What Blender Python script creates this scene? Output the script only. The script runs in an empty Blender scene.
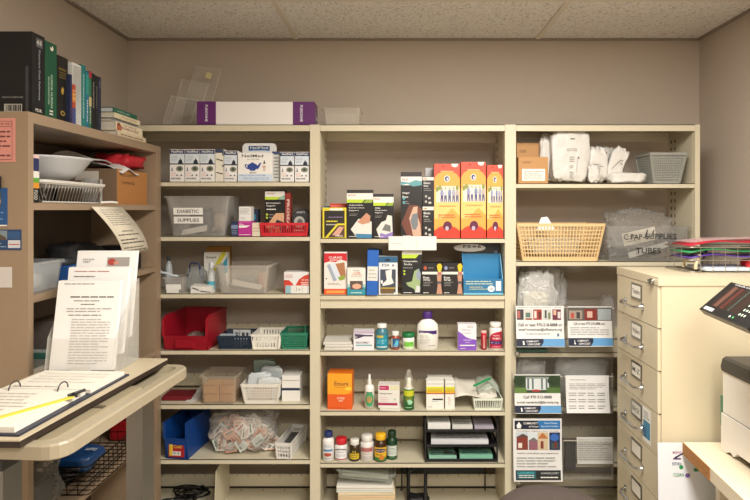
import bpy, bmesh, math, random
from mathutils import Vector, Matrix, noise
R = random.Random(7)
S = bpy.context.scene
COL = S.collection

# ------------------------------------------------------------------ camera, light, exposure
EYE = 1.55
FPX, CX, CY = 586.0, 396.0, 210.0           # focal length (pixels) and vanishing point of the photograph
cam = bpy.data.cameras.new('camera'); camo = bpy.data.objects.new('camera', cam); COL.objects.link(camo)
camo.location = (0, 0, EYE); camo.rotation_euler = (math.pi/2, 0, 0)
cam.sensor_width = 36; cam.lens = 36*FPX/750
cam.shift_x = -(CX-375)/750; cam.shift_y = -(250-CY)/750
cam.clip_start = .05
S.camera = camo
w = bpy.data.worlds.new('world'); S.world = w; w.use_nodes = True
w.node_tree.nodes['Background'].inputs[0].default_value = (.9, .85, .8, 1)
w.node_tree.nodes['Background'].inputs[1].default_value = .02
S.view_settings.view_transform = 'Standard'; S.view_settings.look = 'None'
S.view_settings.exposure = 0.0; S.view_settings.gamma = 1; S.view_settings.use_curve_mapping = False
def area(name, loc, sx, sy, power, col):
    l = bpy.data.lights.new(name, 'AREA'); l.shape = 'RECTANGLE'; l.size = sx; l.size_y = sy; l.energy = power; l.color = col
    o = bpy.data.objects.new(name, l); COL.objects.link(o); o.location = loc; return o
area('troffer_lamp', (.50, 1.22, 2.44), .54, 1.12, 68, (1, .962, .91))
area('troffer_lamp', (.45, -.75, 2.44), .54, 1.12, 74, (1, .962, .91))

# ------------------------------------------------------------------ materials
def lin(h):
    h = h.lstrip('#'); c = [int(h[i:i+2], 16)/255 for i in (0, 2, 4)]
    return [x/12.92 if x <= .04045 else ((x+.055)/1.055)**2.4 for x in c] + [1]
MC = {}
def mat(h, rough=.5, metal=0, bump=0, scale=60, var=0):
    k = (h, rough, metal, bump, scale, var)
    if k in MC: return MC[k]
    m = bpy.data.materials.new('paint_' + h.strip('#')); m.use_nodes = True
    nt = m.node_tree; b = nt.nodes['Principled BSDF']
    b.inputs['Base Color'].default_value = lin(h); b.inputs['Roughness'].default_value = rough; b.inputs['Metallic'].default_value = metal
    if bump or var:
        tc = nt.nodes.new('ShaderNodeTexCoord'); n = nt.nodes.new('ShaderNodeTexNoise')
        n.inputs['Scale'].default_value = scale; n.inputs['Detail'].default_value = 4
        nt.links.new(tc.outputs['Object'], n.inputs['Vector'])
        if bump:
            bp = nt.nodes.new('ShaderNodeBump'); bp.inputs['Strength'].default_value = bump; bp.inputs['Distance'].default_value = .01
            nt.links.new(n.outputs['Fac'], bp.inputs['Height']); nt.links.new(bp.outputs['Normal'], b.inputs['Normal'])
        if var:
            mx = nt.nodes.new('ShaderNodeMix'); mx.data_type = 'RGBA'; c = lin(h)
            mx.inputs[6].default_value = [max(0, x*(1-var)) for x in c[:3]]+[1]; mx.inputs[7].default_value = [min(1, x*(1+var)) for x in c[:3]]+[1]
            nt.links.new(n.outputs['Fac'], mx.inputs[0]); nt.links.new(mx.outputs[2], b.inputs['Base Color'])
    MC[k] = m; return m
def clear(h='ffffff', fac=.18, rough=.15, bump=0, scale=30):
    """thin clear or milky plastic: part passes straight through, part is the plastic's own surface"""
    k = ('clear', h, fac, rough, bump, scale)
    if k in MC: return MC[k]
    m = bpy.data.materials.new('plastic_' + h); m.use_nodes = True; nt = m.node_tree; b = nt.nodes['Principled BSDF']
    b.inputs['Base Color'].default_value = lin(h); b.inputs['Roughness'].default_value = rough; b.inputs['Specular IOR Level'].default_value = .9
    t = nt.nodes.new('ShaderNodeBsdfTransparent'); mx = nt.nodes.new('ShaderNodeMixShader')
    lw = nt.nodes.new('ShaderNodeLayerWeight'); lw.inputs[0].default_value = .35
    ma = nt.nodes.new('ShaderNodeMath'); ma.operation = 'MULTIPLY_ADD'; ma.inputs[1].default_value = .34; ma.inputs[2].default_value = fac*.5; ma.use_clamp = True
    nt.links.new(lw.outputs['Fresnel'], ma.inputs[0]); nt.links.new(ma.outputs[0], mx.inputs[0])
    nt.links.new(t.outputs[0], mx.inputs[1]); nt.links.new(b.outputs[0], mx.inputs[2])
    nt.links.new(mx.outputs[0], nt.nodes['Material Output'].inputs[0])
    if bump:
        tc = nt.nodes.new('ShaderNodeTexCoord'); n = nt.nodes.new('ShaderNodeTexNoise'); n.inputs['Scale'].default_value = scale; n.inputs['Detail'].default_value = 3; n.inputs['Distortion'].default_value = 1.5
        nt.links.new(tc.outputs['Object'], n.inputs['Vector'])
        bp = nt.nodes.new('ShaderNodeBump'); bp.inputs['Strength'].default_value = bump; bp.inputs['Distance'].default_value = .02
        nt.links.new(n.outputs['Fac'], bp.inputs['Height']); nt.links.new(bp.outputs['Normal'], b.inputs['Normal']); nt.links.new(bp.outputs['Normal'], lw.inputs['Normal'])
    MC[k] = m; return m
def M(x): return mat(x) if isinstance(x, str) else x

# ------------------------------------------------------------------ mesh builder
class MB:
    def __init__(s): s.v = []; s.f = []; s.mi = []; s.m = []; s.sm = []
    def add(s, vs, fs, m, smooth=False):
        m = M(m)
        if m not in s.m: s.m.append(m)
        i = s.m.index(m); n = len(s.v); s.v += [tuple(v) for v in vs]
        for f in fs: s.f.append(tuple(a+n for a in f)); s.mi.append(i); s.sm.append(smooth)
        return s
    def box(s, x0, x1, y0, y1, z0, z1, m):
        v = [(x0,y0,z0),(x1,y0,z0),(x1,y1,z0),(x0,y1,z0),(x0,y0,z1),(x1,y0,z1),(x1,y1,z1),(x0,y1,z1)]
        return s.add(v, [(0,3,2,1),(4,5,6,7),(0,1,5,4),(1,2,6,5),(2,3,7,6),(3,0,4,7)], m)
    def hexa(s, v, m): return s.add(v, [(0,3,2,1),(4,5,6,7),(0,1,5,4),(1,2,6,5),(2,3,7,6),(3,0,4,7)], m)
    def loft(s, loops, m, cap0=True, cap1=True, smooth=False, closed=True):
        n = len(loops[0]); v = [p for l in loops for p in l]; f = []
        for i in range(len(loops)-1):
            for j in range(n if closed else n-1):
                k = (j+1) % n; f.append((i*n+j, i*n+k, (i+1)*n+k, (i+1)*n+j))
        s.add(v, f, m, smooth)
        if cap0: s.add(loops[0], [tuple(reversed(range(n)))], m)
        if cap1: s.add(loops[-1], [tuple(range(n))], m)
        return s
    def prism(s, pts, axis, a, b, m):
        def P(p, t): return {'x': (t, p[0], p[1]), 'y': (p[0], t, p[1]), 'z': (p[0], p[1], t)}[axis]
        return s.loft([[P(p, a) for p in pts], [P(p, b) for p in pts]], m)
    def lathe(s, prof, m, c=(0,0,0), seg=20, sy=1, smooth=True):
        loops = [[(c[0]+r*math.cos(2*math.pi*i/seg), c[1]+sy*r*math.sin(2*math.pi*i/seg), c[2]+z) for i in range(seg)] for r, z in prof]
        return s.loft(loops, m, smooth=smooth)
    def tube(s, pts, r, m, seg=6, closed=False):
        pts = [Vector(p) for p in pts]; n = len(pts); loops = []
        for i, p in enumerate(pts):
            a = pts[(i-1) % n] if (closed or i > 0) else p; b = pts[(i+1) % n] if (closed or i < n-1) else p
            d = (b-a).normalized() if (b-a).length > 1e-9 else Vector((0,0,1))
            up = Vector((0,0,1)) if abs(d.z) < .9 else Vector((1,0,0))
            u = d.cross(up).normalized(); w_ = u.cross(d).normalized()
            loops.append([tuple(p+r*(math.cos(2*math.pi*k/seg)*u+math.sin(2*math.pi*k/seg)*w_)) for k in range(seg)])
        if closed: loops.append(loops[0])
        return s.loft(loops, m, cap0=not closed, cap1=not closed, smooth=seg > 4)
    def beam(s, p, q, w_, t, nrm, m):
        p = Vector(p); q = Vector(q); d = (q-p).normalized(); nrm = Vector(nrm).normalized(); u = d.cross(nrm).normalized()*w_/2; k = nrm*t/2
        return s.hexa([tuple(a) for a in (p-u-k, p+u-k, p+u+k, p-u+k, q-u-k, q+u-k, q+u+k, q-u+k)], m)
    def build(s, name, parent=None, loc=None, rz=0, rx=0, ry=0):
        me = bpy.data.meshes.new(name); me.from_pydata(s.v, [], s.f)
        for m in s.m: me.materials.append(m)
        me.polygons.foreach_set('material_index', s.mi); me.polygons.foreach_set('use_smooth', s.sm)
        bm = bmesh.new(); bm.from_mesh(me); bmesh.ops.recalc_face_normals(bm, faces=bm.faces); bm.to_mesh(me); bm.free(); me.update()
        o = bpy.data.objects.new(name, me); COL.objects.link(o)
        if loc: o.location = loc
        o.rotation_euler = (rx, ry, rz)
        if parent: o.parent = parent
        return o
def tag(o, label, cat, group=None, kind=None):
    o['label'] = label; o['category'] = cat
    if group: o['group'] = group
    if kind: o['kind'] = kind
    return o
def T(name, label, cat, loc, rz=0, group=None):
    o = bpy.data.objects.new(name, None); COL.objects.link(o); o.location = loc; o.rotation_euler = (0, 0, rz); o.empty_display_size = .05
    return tag(o, label, cat, group)
def O(name, mb, label, cat, loc=(0,0,0), rz=0, group=None, rx=0, ry=0, kind=None):
    return tag(mb.build(name, None, loc, rz, rx, ry), label, cat, group, kind)
def struct(name, mb, label=None):
    o = mb.build(name); o['kind'] = 'structure'
    if label: o['label'] = label
    return o
def wx(px, Y): return (px-CX)*Y/FPX
def wz(py, Y): return EYE-(py-CY)*Y/FPX

# rounded rectangle loop
def rr(w_, d, r, z, cy=0, cx=0, n=4):
    r = min(r, w_/2-1e-4, d/2-1e-4); out = []
    for (sx, sy, a0) in ((1,-1,-90),(1,1,0),(-1,1,90),(-1,-1,180)):
        for k in range(n+1):
            a = math.radians(a0+90*k/n); out.append((cx+sx*(w_/2-r)+r*math.cos(a), cy+sy*(d/2-r)+r*math.sin(a), z))
    return out
def rbox(mb, x0, x1, y0, y1, z0, z1, r, m):
    w_, d = x1-x0, y1-y0; cx, cy = (x0+x1)/2, (y0+y1)/2; e = r*.5
    return mb.loft([rr(w_-2*e,d-2*e,r,z0,cy,cx), rr(w_,d,r,z0+e,cy,cx), rr(w_,d,r,z1-e,cy,cx), rr(w_-2*e,d-2*e,r,z1,cy,cx)], m)

# ------------------------------------------------------------------ print on surfaces
TX = {}
def text_mesh(t):
    if t in TX: return TX[t]
    c = bpy.data.curves.new('t', 'FONT'); c.body = t; c.resolution_u = 2; c.offset = .012
    o = bpy.data.objects.new('t', c); COL.objects.link(o)
    dg = bpy.context.evaluated_depsgraph_get(); me = bpy.data.meshes.new_from_object(o.evaluated_get(dg))
    vs = [v.co.copy() for v in me.vertices]; fs = [tuple(p.vertices) for p in me.polygons]
    bpy.data.objects.remove(o); bpy.data.curves.remove(c); bpy.data.meshes.remove(me)
    x0, x1 = min(v.x for v in vs), max(v.x for v in vs); y0, y1 = min(v.y for v in vs), max(v.y for v in vs)
    TX[t] = ([((v.x-x0)/(x1-x0), (v.y-y0)/(y1-y0)) for v in vs], fs); return TX[t]
def plane_f(o, u, v):
    o, u, v = Vector(o), Vector(u), Vector(v); n = u.cross(v).normalized()
    return lambda a, b, k: tuple(o+u*a+v*b+n*k)
def cyl_f(r, z0, z1, c=(0,0), span=1.7, sy=1):
    def f(a, b, k):
        t = -math.pi/2+(a-.5)*span*1.0; return (c[0]+(r+k)*math.cos(t), c[1]+sy*(r+k)*math.sin(t), z0+(z1-z0)*b)
    return f
def clip(P, u, sg):
    out = []
    for i, p in enumerate(P):
        q = P[i-1]; a, b = (q[0]-u)*sg, (p[0]-u)*sg
        if (a < 0) != (b < 0): t = a/(a-b); out.append((q[0]+(p[0]-q[0])*t, q[1]+(p[1]-q[1])*t))
        if b >= 0: out.append(p)
    return out
def art(mb, f, items, nu=1, nv=1, base=.0004):
    k = base
    for it in items:
        k += .00012; t = it[0]
        if t == 'r':
            _, u0, v0, u1, v1, c = it; vs = []; fs = []
            for j in range(nv+1):
                for i in range(nu+1): vs.append(f(u0+(u1-u0)*i/nu, v0+(v1-v0)*j/nv, k))
            for j in range(nv):
                for i in range(nu): a = j*(nu+1)+i; fs.append((a, a+1, a+nu+2, a+nu+1))
            mb.add(vs, fs, c)
        elif t in 'pe':
            if t == 'p': P_, c = list(it[1]), it[2]
            else:
                _, u, v, ru, rv, c = it; P_ = [(u+ru*math.cos(2*math.pi*i/18), v+rv*math.sin(2*math.pi*i/18)) for i in range(18)]
            for q in range(nu):                                     # cut into strips so that it follows a round body
                S_ = P_ if nu == 1 else clip(clip(P_, q/nu, 1), (q+1)/nu, -1)
                if len(S_) > 2: mb.add([f(a, b, k) for a, b in S_], [tuple(range(len(S_)))], c)
        elif t == 't':
            _, s_, u, v, w_, h, c = it; vs, fs = text_mesh(s_)
            mb.add([f(u+(x-.5)*w_, v+(y-.5)*h, k) for x, y in vs], fs, c)
        elif t == 'tv':
            _, s_, u, v, w_, h, c = it; vs, fs = text_mesh(s_)      # reads top to bottom
            mb.add([f(u+(y-.5)*w_, v-(x-.5)*h, k) for x, y in vs], fs, c)
        elif t == 'l':                                              # lines of fine print
            _, u0, v0, u1, v1, n, c = it; q = random.Random(int((u0+v0+n)*1000))
            hh = (v1-v0)/n
            for j in range(n):
                b = v1-(j+.75)*hh; a = u0; e = u1-(u1-u0)*q.choice([0, 0, .08, .25])
                while a < e:
                    l = (u1-u0)*q.uniform(.08, .3); bb = min(a+l, e)
                    mb.add([f(a, b, k), f(bb, b, k), f(bb, b+hh*.34, k), f(a, b+hh*.34, k)], [(0,1,2,3)], c); a = bb+(u1-u0)*.025
    return mb
def front(w_, h, y=0, z=0): return plane_f((-w_/2, y, z), (w_, 0, 0), (0, 0, h))

# ------------------------------------------------------------------ containers and wraps
def tub(mb, wt, dt, wb, db, h, m, t=.0025, rim=.006, r=.02, z=0, lip=.007):
    c = dt/2
    mb.loft([rr(wb,db,r,z,c), rr(wt,dt,r,z+h-lip,c), rr(wt+2*rim,dt+2*rim,r,z+h-lip,c), rr(wt+2*rim,dt+2*rim,r,z+h,c),
             rr(wt-2*t,dt-2*t,r,z+h,c), rr(wb-2*t,db-2*t,r,z+t,c)], m)
    return mb
def lattice(mb, wt, dt, wb, db, h, m, nx=12, ny=8, nz=3, bar=.003, rim=.008, zb=.012, th=.002, floor=True, solid=None):
    c = dt/2
    def corner(a): # a: 0 bottom .. 1 top
        w_ = wb+(wt-wb)*a; d = db+(dt-db)*a; z = h*a
        return [Vector((-w_/2, c-d/2, z)), Vector((w_/2, c-d/2, z)), Vector((w_/2, c+d/2, z)), Vector((-w_/2, c+d/2, z))]
    B, Tp = corner(0), corner(1)
    nr = [(0,-1,0), (1,0,0), (0,1,0), (-1,0,0)]
    for s_ in range(4):
        b0, b1, t0, t1 = B[s_], B[(s_+1) % 4], Tp[s_], Tp[(s_+1) % 4]; n = nx if s_ % 2 == 0 else ny
        for i in range(n+1):
            a = i/n; e_ = .0025/h; mb.beam(b0.lerp(b1, a).lerp(t0.lerp(t1, a), e_), t0.lerp(t1, a), bar if 0 < i < n else bar*2.2, th, nr[s_], m)
        for j in range(1, nz+1):
            a = zb/h+(1-zb/h-rim/h)*j/(nz+1); mb.beam(b0.lerp(t0, a), b1.lerp(t1, a), bar, th, nr[s_], m)
        a = zb/h; mb.beam(b0.lerp(t0, a/2), b1.lerp(t1, a/2), zb, th*1.1, nr[s_], m)
        mb.beam(b0.lerp(t0, 1-rim/h/2), b1.lerp(t1, 1-rim/h/2), rim, th*2.2, nr[s_], m)
        if solid:
            a0, a1 = solid; mb.beam(b0.lerp(t0, (a0+a1)/2), b1.lerp(t1, (a0+a1)/2), (a1-a0)*h, th*1.05, nr[s_], m)
    if floor: mb.box(-wb/2, wb/2, c-db/2, c+db/2, 0, .002, m)
    return mb
def blob(mb, w_, d, h, m, seed=0, amp=.12, fr=3, seg=26, pw=.55, cy=None, base=0, smooth=True, flat=True, tilt=0):
    """a soft crumpled pouch or bag resting on z=base"""
    cy = d/2 if cy is None else cy; nr = seg//2; vs = []; fs = []
    def sg(x, p): return math.copysign(abs(x)**p, x)
    for j in range(nr+1):
        ph = -math.pi/2+math.pi*j/nr
        for i in range(seg):
            th = 2*math.pi*i/seg
            x = sg(math.cos(ph), pw)*sg(math.cos(th), pw); y = sg(math.cos(ph), pw)*sg(math.sin(th), pw); z = sg(math.sin(ph), pw)
            p = Vector((x*fr+seed*3.1, y*fr, z*fr)); n = noise.noise(p)+.5*noise.noise(p*2.7)+.25*noise.noise(p*6)
            k = 1-amp+amp*n*1.3
            zz = base+h/2+z*h/2*k+tilt*x*h
            if flat: zz = max(base, zz)
            vs.append((x*w_/2*k, cy+y*d/2*k, zz))
    for j in range(nr):
        for i in range(seg):
            q = (i+1) % seg; fs.append((j*seg+i, j*seg+q, (j+1)*seg+q, (j+1)*seg+i))
    return mb.add(vs, fs, m, smooth)
def sheet(mb, w_, l, m, f, n=10, t=.0006, nx=1):
    """thin bendy sheet, f(a, b) -> point; a across 0..1, b along 0..1"""
    vs = []; fs = []
    g = [[Vector(f(i/nx, j/n)) for i in range(nx+1)] for j in range(n+1)]
    for s_ in (0, 1):
        for j in range(n+1):
            for i in range(nx+1):
                a = g[min(j+1, n)][i]-g[max(j-1, 0)][i]; b = g[j][min(i+1, nx)]-g[j][max(i-1, 0)]; nn = b.cross(a).normalized() if b.cross(a).length > 0 else Vector((0,0,1))
                vs.append(tuple(g[j][i]-nn*t*s_))
    N = (n+1)*(nx+1)
    for j in range(n):
        for i in range(nx):
            a = j*(nx+1)+i; fs.append((a, a+1, a+nx+2, a+nx+1)); fs.append((N+a, N+a+nx+1, N+a+nx+2, N+a+1))
    for j in range(n):
        a = j*(nx+1); fs.append((a, a+nx+1, N+a+nx+1, N+a)); a += nx; fs.append((a, N+a, N+a+nx+1, a+nx+1))
    for i in range(nx):
        fs.append((i, N+i, N+i+1, i+1)); a = n*(nx+1)+i; fs.append((a, a+1, N+a+1, N+a))
    return mb.add(vs, fs, m, True)
def bumpy_sheet(mb, w_, d, h, m, seed, n=12, cy=None):
    cy = d/2 if cy is None else cy
    def f(a, b):
        p = Vector((a*3+seed, b*3, seed)); return ((a-.5)*w_, cy+(b-.5)*d, h*(.5+noise.noise(p))+.3*h*noise.noise(p*3))
    return sheet(mb, w_, d, m, f, n, .0008, n)
# ------------------------------------------------------------------ the room
XL, XR, YB, YF, H = -1.43, 1.615, 3.12, -1.7, 2.46
WALL = mat('#b8ab9c', .8, bump=.12, scale=140, var=.03)
def wall(name, x0, x1, y0, y1, z0=0, z1=H):
    struct(name, MB().box(x0, x1, y0, y1, z0, z1, WALL))
wall('wall_back', XL-.1, XR+.1, YB, YB+.1)
wall('wall_left', XL-.1, XL, YF, YB)
wall('wall_right', XR, XR+.1, YF, YB)
wall('wall_front', XL-.1, XR+.1, YF-.1, YF)
fl = mat('#b3aca0', .45, bump=.05, scale=30, var=.12)
struct('floor', MB().box(XL-.1, XR+.1, YF-.1, YB+.1, -.1, 0, fl))
ct = bpy.data.materials.new('ceiling_tile'); ct.use_nodes = True; nt = ct.node_tree; b = nt.nodes['Principled BSDF']; b.inputs['Roughness'].default_value = .9
tc = nt.nodes.new('ShaderNodeTexCoord'); n1 = nt.nodes.new('ShaderNodeTexNoise'); n1.inputs['Scale'].default_value = 90; n1.inputs['Detail'].default_value = 5
rmp = nt.nodes.new('ShaderNodeValToRGB'); rmp.color_ramp.elements[0].position = .36; rmp.color_ramp.elements[0].color = lin('#bdb6aa'); rmp.color_ramp.elements[1].position = .46; rmp.color_ramp.elements[1].color = lin('#e6e2da')
nt.links.new(tc.outputs['Object'], n1.inputs['Vector']); nt.links.new(n1.outputs['Fac'], rmp.inputs[0]); nt.links.new(rmp.outputs[0], b.inputs['Base Color'])
bp = nt.nodes.new('ShaderNodeBump'); bp.inputs['Strength'].default_value = .5; bp.inputs['Distance'].default_value = .01
nt.links.new(n1.outputs['Fac'], bp.inputs['Height']); nt.links.new(bp.outputs[0], b.inputs['Normal'])
struct('ceiling', MB().box(XL-.1, XR+.1, YF-.1, YB+.1, H, H+.08, ct))
TB = mat('#d6cdbc', .5)
k = 1
for x in (-1.17, -.53, .75, 1.36)[1:3]:
    struct('trim_%d' % k, MB().box(x-.012, x+.012, YF, YB, H-.006, H, TB)); k += 1
for y in (2.53, 1.92, 1.31):
    for (a, b_) in ((XL, -.542), (-.518, .738), (.762, XR)):
        struct('trim_%d' % k, MB().box(a, b_, y-.012, y+.012, H-.006, H, TB)); k += 1
for (a, b_, c, d) in ((XL, XR, YB-.02, YB), (XL, XL+.02, YF, YB-.02), (XR-.02, XR, YF, YB-.02)):
    struct('trim_%d' % k, MB().box(a, b_, c, d, H-.008, H, mat('#8c8276', .6))); k += 1
bbm = mat('#5b524b', .5)
struct('baseboard_back', MB().box(XL, XR, YB-.012, YB, 0, .1, bbm))
struct('baseboard_left', MB().box(XL, XL+.012, YF, YB-.012, 0, .1, bbm))
struct('baseboard_right', MB().box(XR-.012, XR, YF, YB-.012, 0, .1, bbm))

# ------------------------------------------------------------------ the metal shelving, three bays
Y0 = 2.75; PX = 586/2.75
def zf(y): return EYE-(y-CY)/PX
PAINT = mat('#cbc2a8', .42, bump=.04, scale=200, var=.02)
SLOT = mat('#3c372d', .7); HOLE = mat('#1d1a16', .8)
RK = T('metal_shelving', 'cream steel shelving of three open bays along the back wall', 'shelving unit', (0, Y0, 0))
UP = [(-1.315, -1.285), (-.4036, -.3566), (.5115, .563), (1.403, 1.4266)]
TOP = zf(124.6); DP = .27
for i, (a, b_) in enumerate(UP):
    mb = MB(); c = (a+b_)/2
    mb.box(a, b_, 0, .004, 0, TOP, PAINT); mb.box(a, a+.002, .004, .02, 0, TOP, PAINT); mb.box(b_-.002, b_, .004, .02, 0, TOP, PAINT)
    mb.box(a, b_, DP-.004, DP, 0, TOP, PAINT); 
    for (s_, x) in ((-1, a), (1, b_)):
        mb.box(x-.001, x+.001, .02, DP-.004, 0, TOP, PAINT)
        f = plane_f((x+s_*.001, 0 if s_ > 0 else DP, 0), (0, DP if s_ > 0 else -DP, 0), (0, 0, 1))
        it = []
        for u in (.72, .86):
            u = u if s_ > 0 else 1-u
            z = .35
            while z < TOP-.05:
                it.append(('r', u-.02, z, u+.02, z+.016, SLOT)); z += .0375
        for j in it: art(mb, f, [j])
        # slotted post standing at the back of the panel
    mb.build('upright', RK)
bays = [(-1.285, -.4036), (-.3566, .5115), (.563, 1.403)]
rows = [[181.7, 236.4, 293.7, 350, 404.5, 459.5, 515], [238.3, 295, 351, 411, 463, 515], [183.4, 261.4, 352.5, 406.5, 462.5, 515]]
SHZ = []
for bi, (a, b_) in enumerate(bays):
    zs = [zf(y) for y in rows[bi]]; SHZ.append(zs)
    for j, z in enumerate([TOP]+zs):
        a1, b1 = a+.001, b_-.001; lipz = .030 if j == 0 else .021
        mb = MB(); mb.box(a1, b1, 0, DP-.006, z-.003, z, PAINT)
        mb.prism([(0, z), (0, z-lipz), (.012, z-lipz), (.012, z-lipz+.002), (.003, z-lipz+.003), (.003, z)], 'x', a1, b1, PAINT)
        mb.box(a1, b1, DP-.010, DP-.006, z-lipz-.004, z-.003, PAINT)
        n = int((b1-a1)/.105)
        fu = plane_f((a1, DP-.035, z), (b1-a1, 0, 0), (0, .02, 0)); fd = plane_f((a1, .1, z-.003), (b1-a1, 0, 0), (0, -.02, 0))
        for q in range(n):
            u = (q+.5)/n
            art(mb, fu, [('r', u-.002, 0, u+.002, 1, SLOT)]); art(mb, fd, [('r', u-.002, 0, u+.002, 1, SLOT)])
        mb.build('shelf', RK)
        if j > 0 and zs[j-1] < zf(340):
            s2 = MB().box(a1, b1, DP-.004, DP-.002, z+.010, z+.072, PAINT)
            ff = plane_f((a1, DP-.004, z), (b1-a1, 0, 0), (0, 0, .072))
            for q in range(n*2):
                u = (q+.5)/n/2; art(s2, ff, [('r', u-.0015, .85, u+.0015, 1, SLOT)])
            s2.build('back_stop', RK)
z = SHZ[1][1]
MB().box(-.3556, .5105, .012, .03, z-.064, z-.0215, PAINT).build('front_rail', RK)
MB().box(bays[1][0]+.001, bays[1][1]-.001, DP-.014, DP-.004, TOP-.048, TOP-.036, PAINT).build('cross_rail', RK)
MB().box(bays[2][0]+.001, bays[2][1]-.001, DP-.014, DP-.004, TOP-.048, TOP-.036, PAINT).build('cross_rail', RK)
MB().box(bays[0][0]+.001, bays[0][1]-.001, DP-.014, DP-.004, TOP-.048, TOP-.036, PAINT).build('cross_rail', RK)

# ------------------------------------------------------------------ bookcase on the left
BC = mat('#958068', .4, bump=.03, scale=120, var=.03)
bk = T('bookcase', 'tan metal bookcase standing against the left wall', 'bookcase', (-1.25, 2.25, 0))
def B(x0, x1, y0, y1, z0, z1, name, m=BC): return MB().box(x0+1.25, x1+1.25, y0-2.25, y1-2.25, z0, z1, m).build(name, bk)
BX0, BX1, BY0, BY1, BT = -1.405, -1.10, 1.752, 2.74, 1.845
for (a, b_, sgn) in ((BY0, BY0+.026, 1), (BY1-.05, BY1, -1)): B(BX0, BX1, a, b_, 0, BT-.032, 'side_panel')
B(BX0, BX1, BY0, BY1, BT-.032, BT, 'top_panel')
B(BX0, BX0+.004, BY0+.026, BY1-.05, .05, BT-.032, 'back_panel', mat('#54483b', .5))
B(BX0, BX1-.01, BY0+.026, BY1-.05, .0, .06, 'plinth')
BZ = [1.572, 1.290, .905, .545]
for z in BZ: B(BX0+.005, BX1-.002, BY0+.0265, BY1-.0505, z-.022, z, 'shelf')

# ------------------------------------------------------------------ filing cabinet
FC = mat('#c8bc9f', .4, bump=.03, scale=150, var=.02)
GAPM = mat('#4b3f2b', .7); CHROME = mat('#c9c9c9', .18, 1)
X0, CY0, CY1, CT = .917, 2.05, 2.43, 1.315
cb = T('filing_cabinet', 'tall beige filing cabinet of many shallow drawers with chrome pulls', 'filing cabinet', (1.25, 2.24, 0))
def L(mb, name, par=cb, o=(1.25, 2.24, 0), label=None):
    r = mb.build(name, par); mb_ = r.data
    for v in mb_.vertices: v.co -= Vector(o)
    if label: r['label'] = label
    return r
mb = MB(); mb.box(X0+.012, 1.60, CY0, CY1, .0, CT-.03, FC); L(mb, 'body')
mb = MB(); mb.box(X0-.001, 1.602, CY0-.003, CY1+.001, CT-.03, CT, FC); L(mb, 'top_panel')
zt = 1.283; LM = mat('#8e8a80', .3, 1); words = ['Fundraise', 'Invoices', 'A–D', 'Supplies', '', '', '', '']
for d in range(8):
    zb = zt-.147
    mb = MB(); mb.box(X0, X0+.011, CY0+.004, CY1-.004, zb, zt, FC); mb.box(X0+.004, X0+.012, CY0+.002, CY1-.002, zb-.003, zb, GAPM)
    dr = L(mb, 'drawer')
    zl = zt-.043
    m2 = MB(); y0, y1 = 2.183, 2.278
    m2.box(X0-.003, X0, y0, y1, zl-.030, zl+.030, LM)
    f = plane_f((X0-.003, y1, zl-.030), (0, y0-y1, 0), (0, 0, .060))
    art(m2, f, [('r', .08, .12, .92, .88, '#e9e4d8' if d != 3 else '#dcd8cc')] + ([('t', ['Transfers', 'Walkers', 'M-Z', 'BACK', '', '', '', ''][d], .5, .5, .7, .3, '#2a2622')] if d < 4 else []))
    L(m2, 'label_holder', dr, (0, 0, 0) if 0 else (1.25, 2.24, 0))
    m3 = MB(); zh = zt-.09; ya, yb = 2.170, 2.335
    m3.box(X0-.006, X0, ya-.004, ya+.012, zh-.012, zh+.012, CHROME); m3.box(X0-.006, X0, yb-.012, yb+.004, zh-.012, zh+.012, CHROME)
    m3.tube([(X0-.003, ya, zh), (X0-.022, ya+.004, zh-.003), (X0-.03, ya+.02, zh-.005), (X0-.03, yb-.02, zh-.005), (X0-.022, yb-.004, zh-.003), (X0-.003, yb, zh)], .0048, CHROME, 8)
    L(m3, 'handle', dr)
    zt = zb-.003
mb = MB(); loops = []
for x in (X0-.001, X0-.012): loops.append([(x, 2.09+.011*math.cos(t*math.pi/8), 1.296+.011*math.sin(t*math.pi/8)) for t in range(16)])
mb.loft(loops, CHROME); mb.box(X0-.006, X0-.001, 2.075, 2.125, 1.291, 1.301, CHROME); mb.box(X0-.016, X0-.012, 2.088, 2.092, 1.288, 1.304, LM); L(mb, 'lock', label='chrome key lock')
mb = MB(); f = plane_f((X0-.0006, 2.178, .70), (0, -.072, 0), (0, 0, .125)); mb.add([f(0,0,0), f(1,0,0), f(1,1,0), f(0,1,0)], [(0,1,2,3)], '#e8e6df')
art(mb, f, [('r', .1, .12, .9, .62, '#3d7fa0'), ('r', .1, .12, .45, .4, '#2c5f86'), ('l', .15, .68, .85, .92, 3, '#8a8a86')]); L(mb, 'sticker', label='white and blue sticker')

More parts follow.
